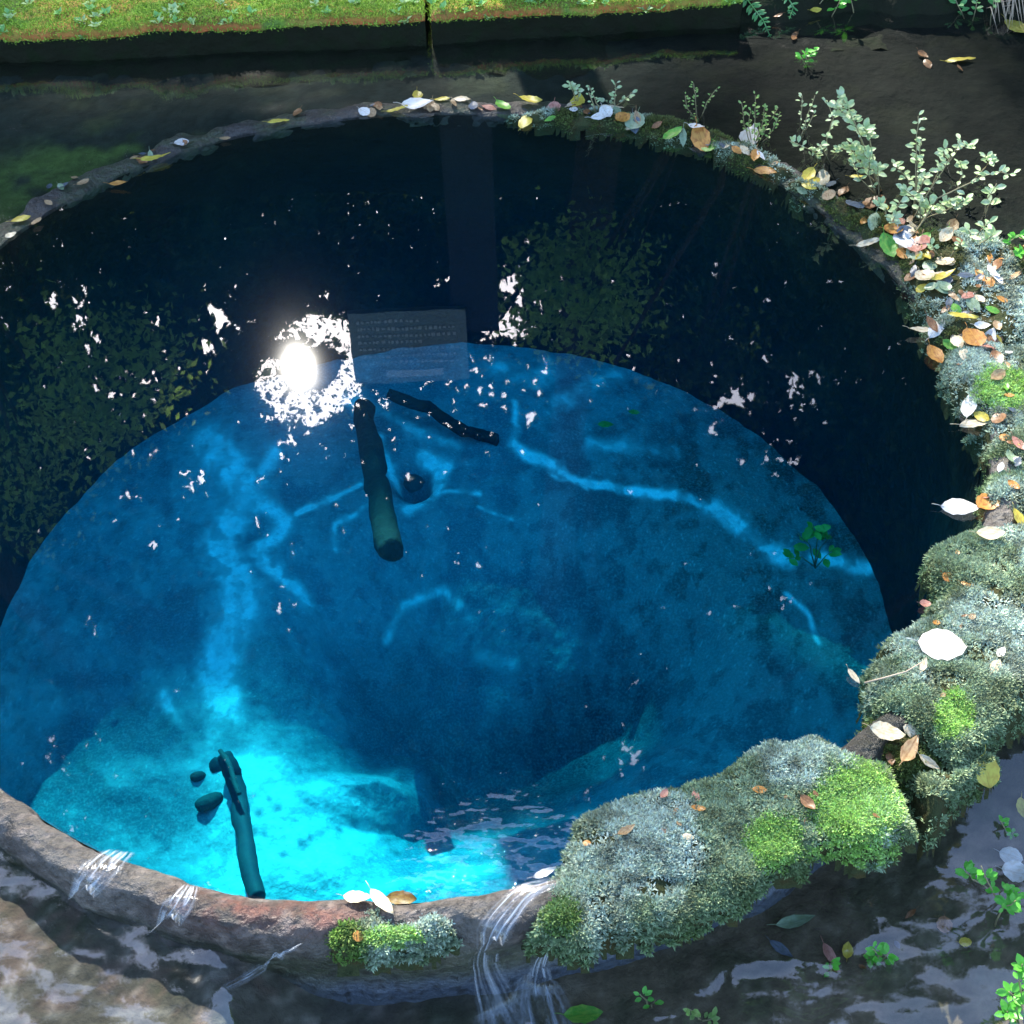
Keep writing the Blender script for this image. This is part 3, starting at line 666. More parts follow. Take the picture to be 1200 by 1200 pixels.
# ------------------------------------------------------------------ leaves
def leaf_mesh(shape,mat,curl,seed):
    n,m_=11,5; V=[];F=[]; rs=random.Random(seed)
    for i in range(n):
        t_=i/(n-1)
        if shape=='lance': w=.17*math.sin(math.pi*t_**.85)**.9
        elif shape=='oval': w=.27*math.sin(math.pi*t_**.9)**.75
        else: w=.42*math.sin(math.pi*t_)**.55
        w=max(w,.004); w*=1+.06*math.sin(i*2.3+seed)
        for k in range(m_):
            s=(k/(m_-1)-.5)*2
            V.append((t_-.5, s*w, .22*curl*abs(s)*w*2 + curl*.35*(t_-.5)**2*2 + .03*math.sin(5*t_+seed)*s + .015*rs.uniform(-1,1)))
    F=[tuple(q) for q in grid_faces(n,m_)]
    o=len(V)
    v2,f2=tube([(-.5,0,.02+curl*.17),(-.62,.02,.05+curl*.2),(-.74,.03,.06+curl*.2)],[.012,.01,.008],4); V+=v2; F+=[tuple(i+o for i in q) for q in f2]
    return mesh('leaf_'+shape,V,F,M['leaf '+mat])
_lm={}
def leaf(u_,v_,lpx,ang,color,label,shape='oval',group=None,tilt=.25,cat='leaf',name='fallen_leaf',pos=None):
    k=(shape,color,random.randrange(3))
    if k not in _lm: _lm[k]=leaf_mesh(shape,color,[.15,.5,-.3][k[2]],k[2]*3+len(_lm))
    p,n,dist=hit(u_,v_) if pos is None else pos
    # heading so that it reads at the photographed angle
    q=at(u_+10*math.cos(math.radians(ang)),v_+10*math.sin(math.radians(ang)),p.z)-at(u_,v_,p.z); q.z=0
    L_=q.length/10*lpx; L_=max(.012,min(L_,.11))
    n=(n+Vector((random.uniform(-tilt,tilt),random.uniform(-tilt,tilt),1.2))).normalized()
    x=(q-n*q.dot(n)).normalized(); y=n.cross(x)
    mw=Matrix((x,y,n)).transposed().to_4x4()@Matrix.Scale(L_,4); mw.translation=p+n*((.016 if lpx>50 else .009 if lpx>22 else .006)+.02*L_)
    o=link(name,_lm[k],label=label,category=cat); o.matrix_world=mw
    if group: o['group']=group
    return o
BIG=[(1103,762,58,8,'white','round','large white leaf lying on the grey green moss at the right'),
(1125,597,46,4,'white','oval','white pointed leaf jutting over the water at the right rim'),
(1160,630,34,2,'cream','oval','cream leaf lying on moss just below the white pointed leaf'),
(1157,594,26,-30,'orange','round','orange leaf touching the tip of the white pointed leaf'),
(1190,610,26,40,'yellow','oval','yellow orange leaf at the right edge above the moss'),
(1095,420,26,55,'orange','oval','orange leaf hanging off the right rim over dark water'),
(1139,478,24,-70,'white','oval','small white upright leaf on the right rim beside the lime moss'),
(1152,491,22,30,'yellow','oval','yellow leaf tucked behind the small white upright leaf'),
(1147,499,46,-5,'cream','lance','long cream leaf below the yellow one on the right rim'),
(1020,287,32,2,'cream','lance','cream leaf poking out over black water at the upper right rim'),
(1041,291,26,60,'green','oval','bright green leaf standing beside the cream leaf, upper right rim'),
(1058,286,28,60,'white','oval','white leaf right of the bright green leaf, upper right rim'),
(1046,274,24,0,'orange','round','rusty orange leaf above the bright green leaf, upper right rim'),
(1105,328,30,-20,'yellow','lance','curled yellow leaf in the litter of the upper right rim'),
(1163,328,28,52,'white','lance','slender pinkish white leaf pointing down right in the litter'),
(1132,326,26,-8,'slate','lance','grey violet leaf right of the curled yellow leaf'),
(1078,392,30,2,'cream','lance','cream leaf at the water edge left of the white cluster'),
(1098,386,22,-40,'white','oval','white leaf leaning on the cream leaf at the water edge'),
(1128,375,36,12,'yellow','lance','yellow and white long leaf above the orange cluster on the right'),
(1150,384,20,0,'white','oval','small white leaf right of the long yellow leaf'),
(1140,400,26,50,'orange','round','orange brown leaf in the middle of the right rim cluster'),
(1122,402,20,60,'cream','oval','tan cream leaf on the left of the orange brown leaf'),
(1158,400,20,-60,'white','oval','white blotched leaf on the right of the orange brown leaf'),
(1150,903,38,60,'yellow','round','round yellow leaf on the outer slope below the moss'),
(1036,861,46,3,'cream','oval','curled cream leaf over the dark notch between the moss cushions'),
(1066,858,26,40,'cream','oval','pale leaf at the top of the pile in the notch'),
(1062,885,44,-60,'tan','lance','tan leaf crossing the pile of pale leaves in the notch'),
(1084,894,32,25,'cream','lance','cream leaf pointing right at the bottom of the notch pile'),
(1044,890,18,80,'brown','oval','brown leaf tip under the notch pile'),
(947,945,24,45,'brown','oval','rust brown leaf left of the lime moss patch'),
(890,928,18,5,'orange','oval','small orange leaf on silvery moss above the rust brown leaf'),
(815,936,15,70,'pink','oval','reddish leaf at the left of the large moss cushion'),
(818,951,18,10,'orange','oval','orange leaf just below the reddish leaf on moss'),
(806,983,16,10,'cream','oval','pale leaf beside the dark gap in the large moss cushion'),
(778,934,14,-60,'pink','oval','pink leaf at the water side of the large moss cushion'),
(732,978,26,-35,'tan','lance','dry tan leaf half sunk in moss near the overflow'),
(637,1027,30,-25,'white','lance','thin white leaf caught where the overflow begins'),
(420,1057,34,5,'cream','oval','pale left leaf of the three on the near rim'),
(449,1062,44,50,'cream','lance','middle leaf of the three on the near rim, pointing down right'),
(472,1057,36,5,'orange','oval','golden right leaf of the three on the near rim'),
(420,1098,13,60,'orange','round','tiny orange leaf on the small near moss cushion'),
(1110,678,15,30,'orange','round','orange round leaf left of two on the right moss cushion'),
(1133,687,16,20,'orange','oval','orange brown leaf right of two on the right moss cushion'),
(1083,711,14,0,'pink','round','pinkish red leaf at the inner edge of the right moss'),
(1166,783,18,-60,'cream','oval','pale leaf sitting on the pale outer part of the right moss'),
(1172,768,14,-60,'white','oval','small whitish leaf above the pale leaf on the right moss'),
(932,1083,46,-12,'pale green','lance','pale green leaf drifting in the dark stream below the moss'),
(915,1115,34,35,'slate','lance','dull grey leaf under the stream surface below the pale green one'),
(973,1122,34,60,'pink','lance','narrow reddish leaf standing beside cress in the stream'),
(993,1117,22,-85,'yellow','oval','small yellow leaf upright between two cress sprigs'),
(1131,1106,15,0,'yellow','round','tiny yellow leaf alone in the lower right stream'),
(1184,1006,30,20,'white','round','upper of two white petals at the right edge of the stream'),
(1188,1026,34,10,'white','round','lower of two white petals at the right edge of the stream'),
(1196,950,24,80,'yellow','oval','yellow green leaf cut by the right edge above the petals'),
(490,127,38,-4,'white','oval','white leaf on the far rim with yellow leaves round it'),
(467,132,26,-5,'yellow','lance','yellow leaf left of the white leaf on the far rim'),
(490,116,12,80,'yellow','oval','tiny yellow leaf behind the white leaf on the far rim'),
(518,118,19,4,'yellow','oval','yellow leaf just right of the white leaf on the far rim'),
(541,118,22,6,'cream','oval','cream leaf second to the right of the white leaf on the far rim'),
(427,133,13,20,'white','round','small white leaf left of the yellow pair on the far rim'),
(573,128,18,10,'pink','oval','pale pink leaf beside a green one on the far rim'),
(590,128,20,35,'green','oval','green leaf dipping to the water at the middle of the far rim'),
(621,122,28,5,'yellow','oval','bright yellow leaf at the middle right of the far rim'),
(616,144,18,-55,'yellow','oval','small yellow leaf hanging below the far rim edge'),
(706,139,28,-8,'white','lance','white leaf at the foot of the small far weeds'),
(716,129,30,-4,'cream','lance','long cream leaf behind the white leaf by the far weeds'),
(729,141,16,-30,'orange','round','orange leaf right of the white leaf by the far weeds'),
(677,122,18,-60,'yellow','oval','yellow leaf under the leftmost far weed'),
(672,131,11,0,'white','round','tiny white leaf under the leftmost far weed'),
(789,161,24,-20,'green','oval','green leaf overhanging the dark water on the far right rim'),
(877,166,24,-70,'white','oval','white leaf standing under the grassy weed'),
(822,166,24,70,'orange','oval','amber leaf below the three stemmed weed'),
(816,152,20,15,'white','oval','whitish leaf at the base of the three stemmed weed'),
(900,203,34,10,'orange','lance','orange leaf on the water edge of the upper right rim'),
(952,213,20,-25,'yellow','oval','greenish yellow leaf near the inner edge under the weeds'),
(1005,209,20,5,'yellow','lance','thin yellow leaf below the bright arching weed'),
(327,145,26,-6,'yellow','lance','thin yellow leaf alone on the left part of the far rim'),
(264,165,14,0,'tan','oval','small tan leaf left of the lone thin yellow leaf'),
(213,170,18,-15,'white','round','white leaf on the upper left rim'),
(184,190,36,-14,'yellow','lance','yellow leaf below the white leaf on the upper left rim'),
(167,190,14,20,'brown','oval','dark red brown leaf tip left of the upper left yellow leaf'),
(140,219,24,0,'orange','lance','orange leaf at the inner edge of the upper left rim'),
(98,217,16,-25,'tan','oval','tan leaf left of the orange leaf on the upper left rim'),
(25,260,24,-20,'yellow','oval','golden leaf near the left edge of the frame'),
(44,263,14,-35,'tan','oval','tan pink leaf touching the golden leaf near the left edge'),
(13,278,15,-30,'cream','oval','cream leaf at the left edge nearest the water'),
(1125,73,36,0,'yellow','lance','greenish yellow leaf floating in the dark water top right'),
(955,14,14,-10,'yellow','oval','pale yellow leaf on the dark bank at the top'),
(1190,35,30,30,'yellow','oval','yellow brown leaf at the top right corner'),
(1020,180,0,0,'green','oval',''),
]
for (a,b,l,an,c,sh,lab) in BIG:
    if l: leaf(a,b,l,an,c,lab,sh)
# random litter, alike pieces share a label
def litter(n,path,spread,colors,where,lrange=(9,22)):
    for i in range(n):
        k=random.randrange(len(path)-1); f=random.random(); (a,b),(c,d)=path[k],path[k+1]
        u_=a+(c-a)*f+random.gauss(0,spread); v_=b+(d-b)*f+random.gauss(0,spread*.75)
        p,nn,dd=hit(u_,v_)
        if p.z<-.25 or (abs(p.z-.001)<.0005): continue
        col_=random.choices([x[0] for x in colors],[x[1] for x in colors])[0]
        sh_=random.choice(['lance','oval','round','oval']); l_=random.uniform(*lrange); shape_={'lance':'narrow','oval':'oval','round':'rounded'}[sh_]; size_='tiny' if l_<9 else 'small' if l_<17 else 'mid sized'
        leaf(u_,v_,l_,random.uniform(0,180),col_,f'{size_} {col_} {shape_} leaf {where}',sh_,group=f'{size_} {col_} {shape_} leaves {where}',tilt=.6,pos=(p,nn,dd))
mixc=[('cream',3),('yellow',3),('orange',3),('brown',5),('tan',4),('green',2),('slate',4),('white',1.5),('pink',1.5),('pale green',3)]
litter(60,[(1060,290),(1110,330),(1150,360),(1190,300)],22,mixc,'under the weeds of the upper right rim',(7,21))
litter(34,[(1120,400),(1160,420),(1185,520),(1170,560)],16,mixc,'on the right rim moss',(9,22))
litter(26,[(940,208),(1000,235),(1060,268),(1130,280)],9,mixc,'along the upper right water edge',(8,20))
litter(30,[(640,132),(720,137),(800,158),(900,190)],5,mixc,'on the far rim',(7,17))
litter(24,[(10,255),(80,225),(180,180),(280,155),(400,138)],9,[('tan',3),('yellow',2),('pale green',3),('slate',4),('brown',2),('white',.6)],'on the upper left rim',(6,13))
litter(14,[(440,128),(580,126)],5,[('tan',3),('yellow',1),('slate',3),('brown',4)],'along the middle of the far rim',(6,12))
litter(8,[(700,1000),(900,960),(1050,930)],20,[('brown',2),('tan',2),('orange',1)],'on the large moss cushion',(5,9))
litter(8,[(1050,800),(1120,720),(1180,650)],24,[('brown',2),('tan',2),('orange',1)],'on the wide right moss cushion',(5,9))
litter(8,[(1000,1150),(1150,1050),(900,1180)],40,[('brown',3),('slate',3),('tan',1)],'sunk in the lower right stream',(10,20))
litter(8,[(20,35),(400,25),(780,10)],10,[('orange',2),('brown',3),('tan',1)],'on the mossy far wall',(5,9))
litter(6,[(900,60),(1180,80)],20,[('yellow',1),('brown',3),('tan',1)],'on the dark bank top right',(7,14))
# dry twig
P=[hit(a,b)[0]+Vector((0,0,.012)) for a,b in [(1012,806),(1035,800),(1060,793),(1078,784)]]
P[-1].z+=.004
link('dry_twig',mesh('dry_twig',*tube(P,[.0016,.0014,.0012,.001],6),M['drywood']),label='thin dry twig across the right moss cushion',category='twig')
leaf(1000,795,22,50,'cream','pale curled leaf over the water at the left end of the twig','lance')
leaf(1082,783,18,-70,'cream','narrow pale leaf at the right tip of the dry twig','lance')
# sunken leaves on the floor
for (a,b,l,an,c,lab) in [(710,499,20,0,'green','green sunken leaf, left of two on the floor behind the pole'),(743,485,14,10,'green','green sunken leaf, right of two on the floor behind the pole')]:
    leaf(a,b,l,an,c,lab,'oval',pos=(at(a,b,DB+.02),Vector((0,0,1)),1))

# ------------------------------------------------------------------ weeds
def weed_leaf_mesh(mat,shape=0):
    V=[(0,0,0),(.3,.22,.05),(.3,-.22,.05),(.62,.27,.06),(.62,-.27,.06),(1,0,-.05),(.3,0,-.02),(.65,0,-.02),(.85,.15,.02),(.85,-.15,.02)]
    F=[(0,6,1),(0,2,6),(1,6,7,3),(6,2,4,7),(3,7,8),(7,4,9),(8,7,5),(7,9,5)]
    return mesh('weed_leaf',V,F,M[mat],smooth=True)
WL={k:weed_leaf_mesh(k) for k in ('weed','weed2','cress','fern')}
def weed(name,stems,label,group,mat='weed',leafpx=9,nleaf=8,cluster=0,srad=.0016,cat='weed',spread=1.0,z=None):
    """stems: list of photograph polylines from the base upward; they stand in a plane a little tilted to the viewer"""
    b0=hit(*stems[0][0],False)[0] if z is None else at(*stems[0][0],z)
    root=empty(name,b0,label,cat,group)
    for st in stems:
        b=hit(*st[0],False)[0] if z is None else at(*st[0],z)
        P=[b]; lean=random.uniform(-.15,.1)
        for (a,c) in st[1:]:
            q=at_y(a,c,b.y); q=at_y(a,c,b.y+lean*(q.z-b.z)); P.append(q)
        Q=[]
        for i in range(len(P)-1):
            for k in range(3): Q.append(P[i].lerp(P[i+1],k/3)+Vector(rng.normal(0,.0008,3)))
        Q.append(P[-1]); nQ=len(Q)
        child('stem',mesh('stem',*tube(Q,[srad*(1-.6*i/nQ) for i in range(nQ)],5),M['stem']),root)
        Ltot=(P[-1]-P[0]).length
        nleaf_=int(nleaf*1.4)
        for k in range(nleaf_):
            f=.25+.75*(k+1)/nleaf_ if cluster==0 else min(1,random.betavariate(4,1.3)*1.02)
            i=min(int(f*(nQ-1)),nQ-2); p=Q[i].lerp(Q[i+1],f*(nQ-1)-i) if f<1 else Q[-1]
            an=random.random()*6.283; d=Vector((math.cos(an),math.sin(an)*.8-.1,random.uniform(-.1,.9))).normalized()
            up_=Vector((random.gauss(0,.3),-.5+random.gauss(0,.3),1)); y=up_.cross(d).normalized(); n=d.cross(y)
            s=leafpx*.0016*random.uniform(.65,1.25)
            mw=Matrix((d,y,n)).transposed().to_4x4()@Matrix.Scale(s,4); mw.translation=p+d*spread*random.uniform(0,.004)
            o=bpy.data.objects.new('leaf',WL[mat]); C.objects.link(o); o.parent=root; o.matrix_parent_inverse=Matrix.Translation(-root.location); o.matrix_basis=mw
    return root
GW='weeds rooted on the far and right rim'
weed('rim_weed',[[(677,122),(678,112),(674,100)],[(676,122),(672,108),(668,96)]],'small pale round topped weed, leftmost on the far rim',GW,leafpx=9,nleaf=9,cluster=1)
weed('rim_weed',[[(702,130),(697,115),(690,100)],[(698,132),(690,108)]],'slim leaning weed second from left on the far rim',GW,leafpx=6,nleaf=6)
weed('rim_weed',[[(720,128),(721,110),(722,97)],[(721,126),(733,116),(740,108)],[(719,127),(708,117)]],'short three pronged weed above the white leaf on the far rim',GW,leafpx=8,nleaf=7)
weed('rim_weed',[[(818,142),(815,118),(813,98)],[(820,142),(828,120),(840,104)],[(816,143),(806,128),(803,112)],[(818,144),(812,136)]],'thin three stemmed weed with tiny leaves on the far right rim',GW,'weed2',leafpx=5,nleaf=10)
weed('rim_weed',[[(884,170),(884,140),(885,112)],[(880,170),(872,145),(869,120)],[(888,170),(900,145),(912,126)],[(886,168),(895,140),(896,125)],[(882,168),(877,150),(880,130)],[(890,172),(905,155),(914,132)],[(885,172),(890,150)]],'bushy grassy weed with many fine stems above a white leaf',GW,'weed2',leafpx=6,nleaf=12,srad=.0012)
weed('rim_weed',[[(937,165),(946,138),(955,112)],[(940,162),(953,135)],[(938,150),(940,112)]],'slender upright weed left of the bright arching one',GW,leafpx=7,nleaf=7)
weed('rim_weed',[[(968,190),(970,160),(976,138),(968,118)],[(972,192),(962,170),(950,182)],[(975,188),(984,175),(1000,168)],[(960,192),(955,178),(925,165)]],'leafy weed at the left foot of the bright arching one',GW,leafpx=9,nleaf=14)
weed('rim_weed',[[(1032,222),(1018,190),(1005,150),(985,112)],[(1031,222),(1012,170),(1000,140),(978,125)],[(1030,222),(1020,165),(1012,150),(1022,162)],[(1030,220),(1010,195),(995,170)],[(1034,224),(1024,200),(1010,178)]],'bright pale weed arching left with a thick leaf spray',GW,leafpx=12,nleaf=24,cluster=1)
weed('rim_weed',[[(1028,232),(1018,205),(1020,180)],[(1030,232),(1008,210),(1000,190)],[(1030,235),(1030,205),(1028,195)]],'low leafy weed under the bright arching one',GW,leafpx=11,nleaf=12,cluster=1)
weed('rim_weed',[[(1070,252),(1073,210),(1074,170),(1076,136)],[(1071,250),(1076,190),(1080,165)],[(1071,225),(1060,205),(1045,190)],[(1072,235),(1085,205)]],'tall straight weed with a curled tip at the right',GW,leafpx=10,nleaf=14)
weed('rim_weed',[[(1066,262),(1088,225),(1105,200),(1125,165)],[(1090,222),(1100,200),(1110,172)],[(1105,200),(1125,172),(1142,172)]],'weed leaning right with a forked leafy top',GW,leafpx=10,nleaf=12,cluster=1)
weed('rim_weed',[[(1062,285),(1100,232),(1140,212),(1165,202),(1188,204)],[(1120,225),(1128,205),(1125,190)],[(1140,212),(1160,190),(1155,182)]],'long weed reaching far right over the dark water',GW,leafpx=10,nleaf=14,cluster=1)
weed('rim_weed',[[(1075,262),(1095,245),(1125,228)],[(1072,262),(1100,250),(1132,235)],[(1078,265),(1078,240),(1060,222)],[(1078,262),(1090,240)]],'dense leafy weed at the foot of the long leaning ones',GW,leafpx=11,nleaf=16,cluster=1)
w12=weed('rim_weed',[[(1152,255),(1156,235),(1168,215)],[(1153,255),(1160,238),(1172,232)]],'small weed topped by two white petals at the right',GW,leafpx=13,nleaf=4,cluster=1)
weed('rim_weed',[[(1140,285),(1150,270),(1158,262)],[(1142,286),(1135,270)],[(1144,288),(1165,275)]],'low pale weed in the litter at the right',GW,leafpx=11,nleaf=8,cluster=1)
weed('rim_weed',[[(1040,262),(1038,245),(1030,238)],[(1042,262),(1050,245),(1056,235)],[(1040,265),(1048,255)]],'short light green weed between two tall ones',GW,leafpx=11,nleaf=9,cluster=1)
weed('rim_weed',[[(1110,305),(1120,290),(1128,283)],[(1100,300),(1090,288)]],'tiny pale weed low in the right litter',GW,leafpx=8,nleaf=7,cluster=1)
weed('rim_weed',[[(1170,300),(1180,285),(1195,275)],[(1180,302),(1196,296)]],'dark green leafy weed at the right edge',GW,'cress',leafpx=10,nleaf=8,cluster=1)
GC='cress sprigs growing in the lower right stream'
weed('cress_sprig',[[(1028,1128),(1030,1118),(1022,1112)],[(1032,1128),(1040,1118)],[(1024,1128),(1018,1122)]],'bright cress sprig right of the small yellow leaf',GC,'cress',leafpx=9,nleaf=7,cluster=1,cat='cress')
weed('cress_sprig',[[(974,1140),(972,1132),(976,1128)],[(974,1140),(970,1138)]],'small cress sprig at the foot of the reddish leaf',GC,'cress',leafpx=9,nleaf=4,cluster=1,cat='cress')
weed('cress_sprig',[[(1178,1065),(1160,1040),(1150,1015)],[(1178,1065),(1172,1045),(1185,1040)],[(1165,1085),(1175,1065),(1190,1055)],[(1160,1042),(1140,1030),(1132,1020)],[(1180,1068),(1188,1052)]],'tall cress sprig reaching up beside the white petals',GC,'cress',leafpx=10,nleaf=9,cluster=1,cat='cress')
weed('cress_sprig',[[(1192,1195),(1190,1170),(1182,1162)],[(1198,1190),(1195,1150),(1198,1130)],[(1190,1198),(1180,1185)]],'dense cress sprig at the lower right corner',GC,'cress',leafpx=11,nleaf=12,cluster=1,cat='cress')
weed('cress_sprig',[[(760,1180),(755,1170),(750,1165)],[(762,1180),(768,1172)]],'tiny cress sprig near the bottom edge right of the big leaf',GC,'cress',leafpx=8,nleaf=4,cluster=1,cat='cress')
weed('cress_sprig',[[(822,1196),(815,1188),(806,1182)],[(822,1196),(835,1194)]],'yellowish cress sprig on the bottom edge',GC,'weed2',leafpx=9,nleaf=6,cluster=1,cat='cress')
weed('cress_sprig',[[(1182,980),(1178,970),(1172,962)],[(1182,982),(1188,975)]],'faint cress sprig half under water above the petals',GC,'cress',leafpx=8,nleaf=5,cluster=1,cat='cress')
leaf(683,1194,46,-6,'green','large bright green leaf at the bottom edge of the frame','oval')
# submerged plant
weed('water_plant',[[(955,665),(950,640),(935,625)],[(955,665),(962,640),(975,628)],[(955,665),(940,652),(922,655)],[(955,665),(958,630),(952,615)],[(955,665),(975,645)]],'green submerged plant rooted in pale sand at the right of the floor',None,'cress',leafpx=17,nleaf=4,cluster=1,cat='water plant',z=-.45)

# ferns and grasses on the bank, top right
def fern(label,pts,n,wpx):
    b=hit(*pts[0],False)[0]+Vector((0,0,.02))
    root=empty('fern_frond',b,label,'fern','fern fronds hanging from the far wall')
    P=[b]+[at_y(a,c,b.y-.03*(i+1)) for i,(a,c) in enumerate(pts[1:])]
    Q=[]
    for i in range(len(P)-1):
        for k in range(6): Q.append(P[i].lerp(P[i+1],k/6))
    Q.append(P[-1]); child('stem',mesh('stem',*tube(Q,.0015,5),M['fern']),root)
    for k in range(n):
        f=(k+.5)/n; i=min(int(f*(len(Q)-1)),len(Q)-2); p=Q[i]; t_=(Q[i+1]-Q[i]).normalized()
        for s in (-1,1):
            sd=t_.cross(Vector((0,-.7,.7))).normalized()*s; d=(sd+t_*.5).normalized(); n_=d.cross(t_).normalized(); y=n_.cross(d)
            sz=wpx*.0014*math.sin(math.pi*min(.95,.25+f*.75))+.004
            mw=Matrix((d,y,n_)).transposed().to_4x4()@Matrix.Diagonal((sz,sz*.6,sz,1)); mw.translation=p
            o=bpy.data.objects.new('leaflet',WL['fern']); C.objects.link(o); o.parent=root; o.matrix_parent_inverse=Matrix.Translation(-root.location); o.matrix_basis=mw
fern('pale fern frond hanging down from the wall end at the top',[(868,0),(882,8),(895,25),(903,44)],12,14)
fern('short bright green fern frond left of the pale one',[(825,-6),(832,5),(833,24)],8,10)
fern('dark green fern frond hanging right of the pale one',[(915,-5),(930,8),(925,22)],8,10)
weed('bank_weed',[[(945,78),(948,66),(958,58)],[(944,78),(938,66)],[(946,78),(944,60)]],'dim green weed at the water line under the top bank','weeds on the dark bank','cress',leafpx=10,nleaf=5,cluster=1)
weed('bank_weed',[[(975,20),(985,0)],[(1000,15),(995,-10)],[(960,5),(970,-8)]],'green weed at the top edge right of the ferns','weeds on the dark bank','cress',leafpx=12,nleaf=8,cluster=1)
weed('bank_weed',[[(1130,22),(1120,0)],[(1140,25),(1145,2)],[(1160,30),(1165,0)]],'dark weed at the top edge near the right corner','weeds on the dark bank','fern',leafpx=12,nleaf=7,cluster=1)
root=empty('dry_grass',hit(1180,20,False)[0],'tuft of dry brown grass at the top right corner','grass tuft')
PP=[]
for i in range(30):
    a=random.uniform(1150,1215); b=random.uniform(-20,10); p0=hit(a,b,False)[0]; p1=p0+Vector((random.uniform(-.02,.02),-.05,.03)); p2=p1+Vector((random.uniform(-.02,.02),-.04,-.05))
    PP.append(tube([p0,p1,p2],[.0015,.0012,.0004],4))
child('grass_blades',mesh('grass_blades',*join(PP),M['drywood']),root,kind='stuff')

# ------------------------------------------------------------------ information sign behind the wall (seen mirrored in the water)
ys=2.6
def mir(u_,v_,y):
    q=at_y(u_,v_,y); return Vector((q.x,q.y,-q.z))
a=mir(417,443,ys); b=mir(550,443,ys); c=mir(550,360,ys); cx=(a.x+b.x)/2; wz=b.x-a.x; ht=b.z-c.z; cz=(b.z+c.z)/2
root=empty('information_sign',(cx,ys,0),'pale green rectangular information board on a post behind the wall','sign')
child('board',mesh('board',*box((cx,ys,cz),(wz,.025,ht)),M['board'],smooth=False),root)
parts=[box((cx+.03*wz,ys-.0145,cz+.36*ht),(wz*.5,.003,ht*.1))]
rs=random.Random(3)
for r_ in range(7):
    zr=cz+ht*(.2-.095*r_); x=cx-wz*.42
    while x<cx+wz*(.42 if r_ not in (3,6) else .1):
        g_=rs.uniform(.006,.014); parts.append(box((x,ys-.0145,zr),(g_,.003,rs.uniform(.008,.016)))); x+=g_+rs.uniform(.005,.012)
child('lettering',mesh('lettering',*join(parts),M['boardtxt'],smooth=False),root)
pa=mir(528,330,ys+.06); pb=mir(583,330,ys+.06)
child('post',mesh('post',*box(((pa.x+pb.x)/2,ys+.04,cz/2-.1),(pb.x-pa.x,.05,cz+ht*.3)),M['post'],smooth=False),root)

# ------------------------------------------------------------------ hill and trees that the water mirrors
gx=np.linspace(-45,45,90); gy=np.linspace(9,60,60); X,Y=np.meshgrid(gx,gy)
H=-.3+15.6*sm(9.5,24,Y)+8*sm(24,60,Y)*.3+(fbm(X*.3,Y*.3)-.5)*1.6*sm(9.5,14,Y)
link('hill',mesh('hill',np.stack([X,Y,H],-1).reshape(-1,3),grid_faces(60,90),M['hill']),kind='structure')
S=np.array(SUN)
HOLES=[(127,452,13),(180,437,11),(220,562,15),(240,568,9),(336,500,20),(345,520,16),(338,492,14),(120,743,16),(100,745,12),(520,335,9),(603,325,9),(607,345,8),(380,348,5),(150,583,8),(532,447,12),(445,470,7),(500,437,6),(848,468,10),(885,468,9),(935,450,13),(945,470,10),(905,530,14),(925,540,10),(860,470,9),(920,695,11),(740,798,8),(735,880,9),(748,888,9),(95,378,9),(98,352,8),(340,690,12),(330,720,9),(305,615,7),(620,490,7),(770,460,8),(680,465,8),(640,430,7),(345,640,8),(420,470,8),(180,640,5),(560,440,7),(300,560,6),(690,930,10),(60,880,14),(110,870,10),(745,430,7),(480,560,4),(836,500,5),(870,540,6),(70,650,6),(60,350,7),(110,400,9)]
HOLES+=[(1015,1050,34),(1100,1020,26),(1100,1110,30),(950,1130,28),(850,1150,36),(720,1160,34),(1120,960,26),(1150,1150,30),(1000,1180,30),(60,1080,40),(150,1130,40)]
rh=random.Random(11); SUB=[]
for (a,b,r) in HOLES:
    for k in range(4+int(r/1.6)): SUB.append((a+rh.gauss(0,r*.8),b+rh.gauss(0,r*.8),rh.uniform(.4,1.0+r*.05)))
for (a,b,sa,sb,n) in [(500,470,120,45,55),(900,470,45,60,32),(640,330,60,20,55),(130,440,65,50,75),(150,560,90,60,20),(350,580,90,60,30),(740,880,40,50,22),(900,690,50,30,10),(620,560,210,100,80),(600,460,150,40,60),(100,760,70,70,14),(80,880,50,40,10),(830,330,60,20,12),(250,850,90,60,6),(1000,420,40,50,8),(560,1000,50,22,40)]:
    for k in range(n): SUB.append((rh.gauss(a,sa),rh.gauss(b,sb),rh.uniform(.3,2.0)))
SUB=np.array(SUB)
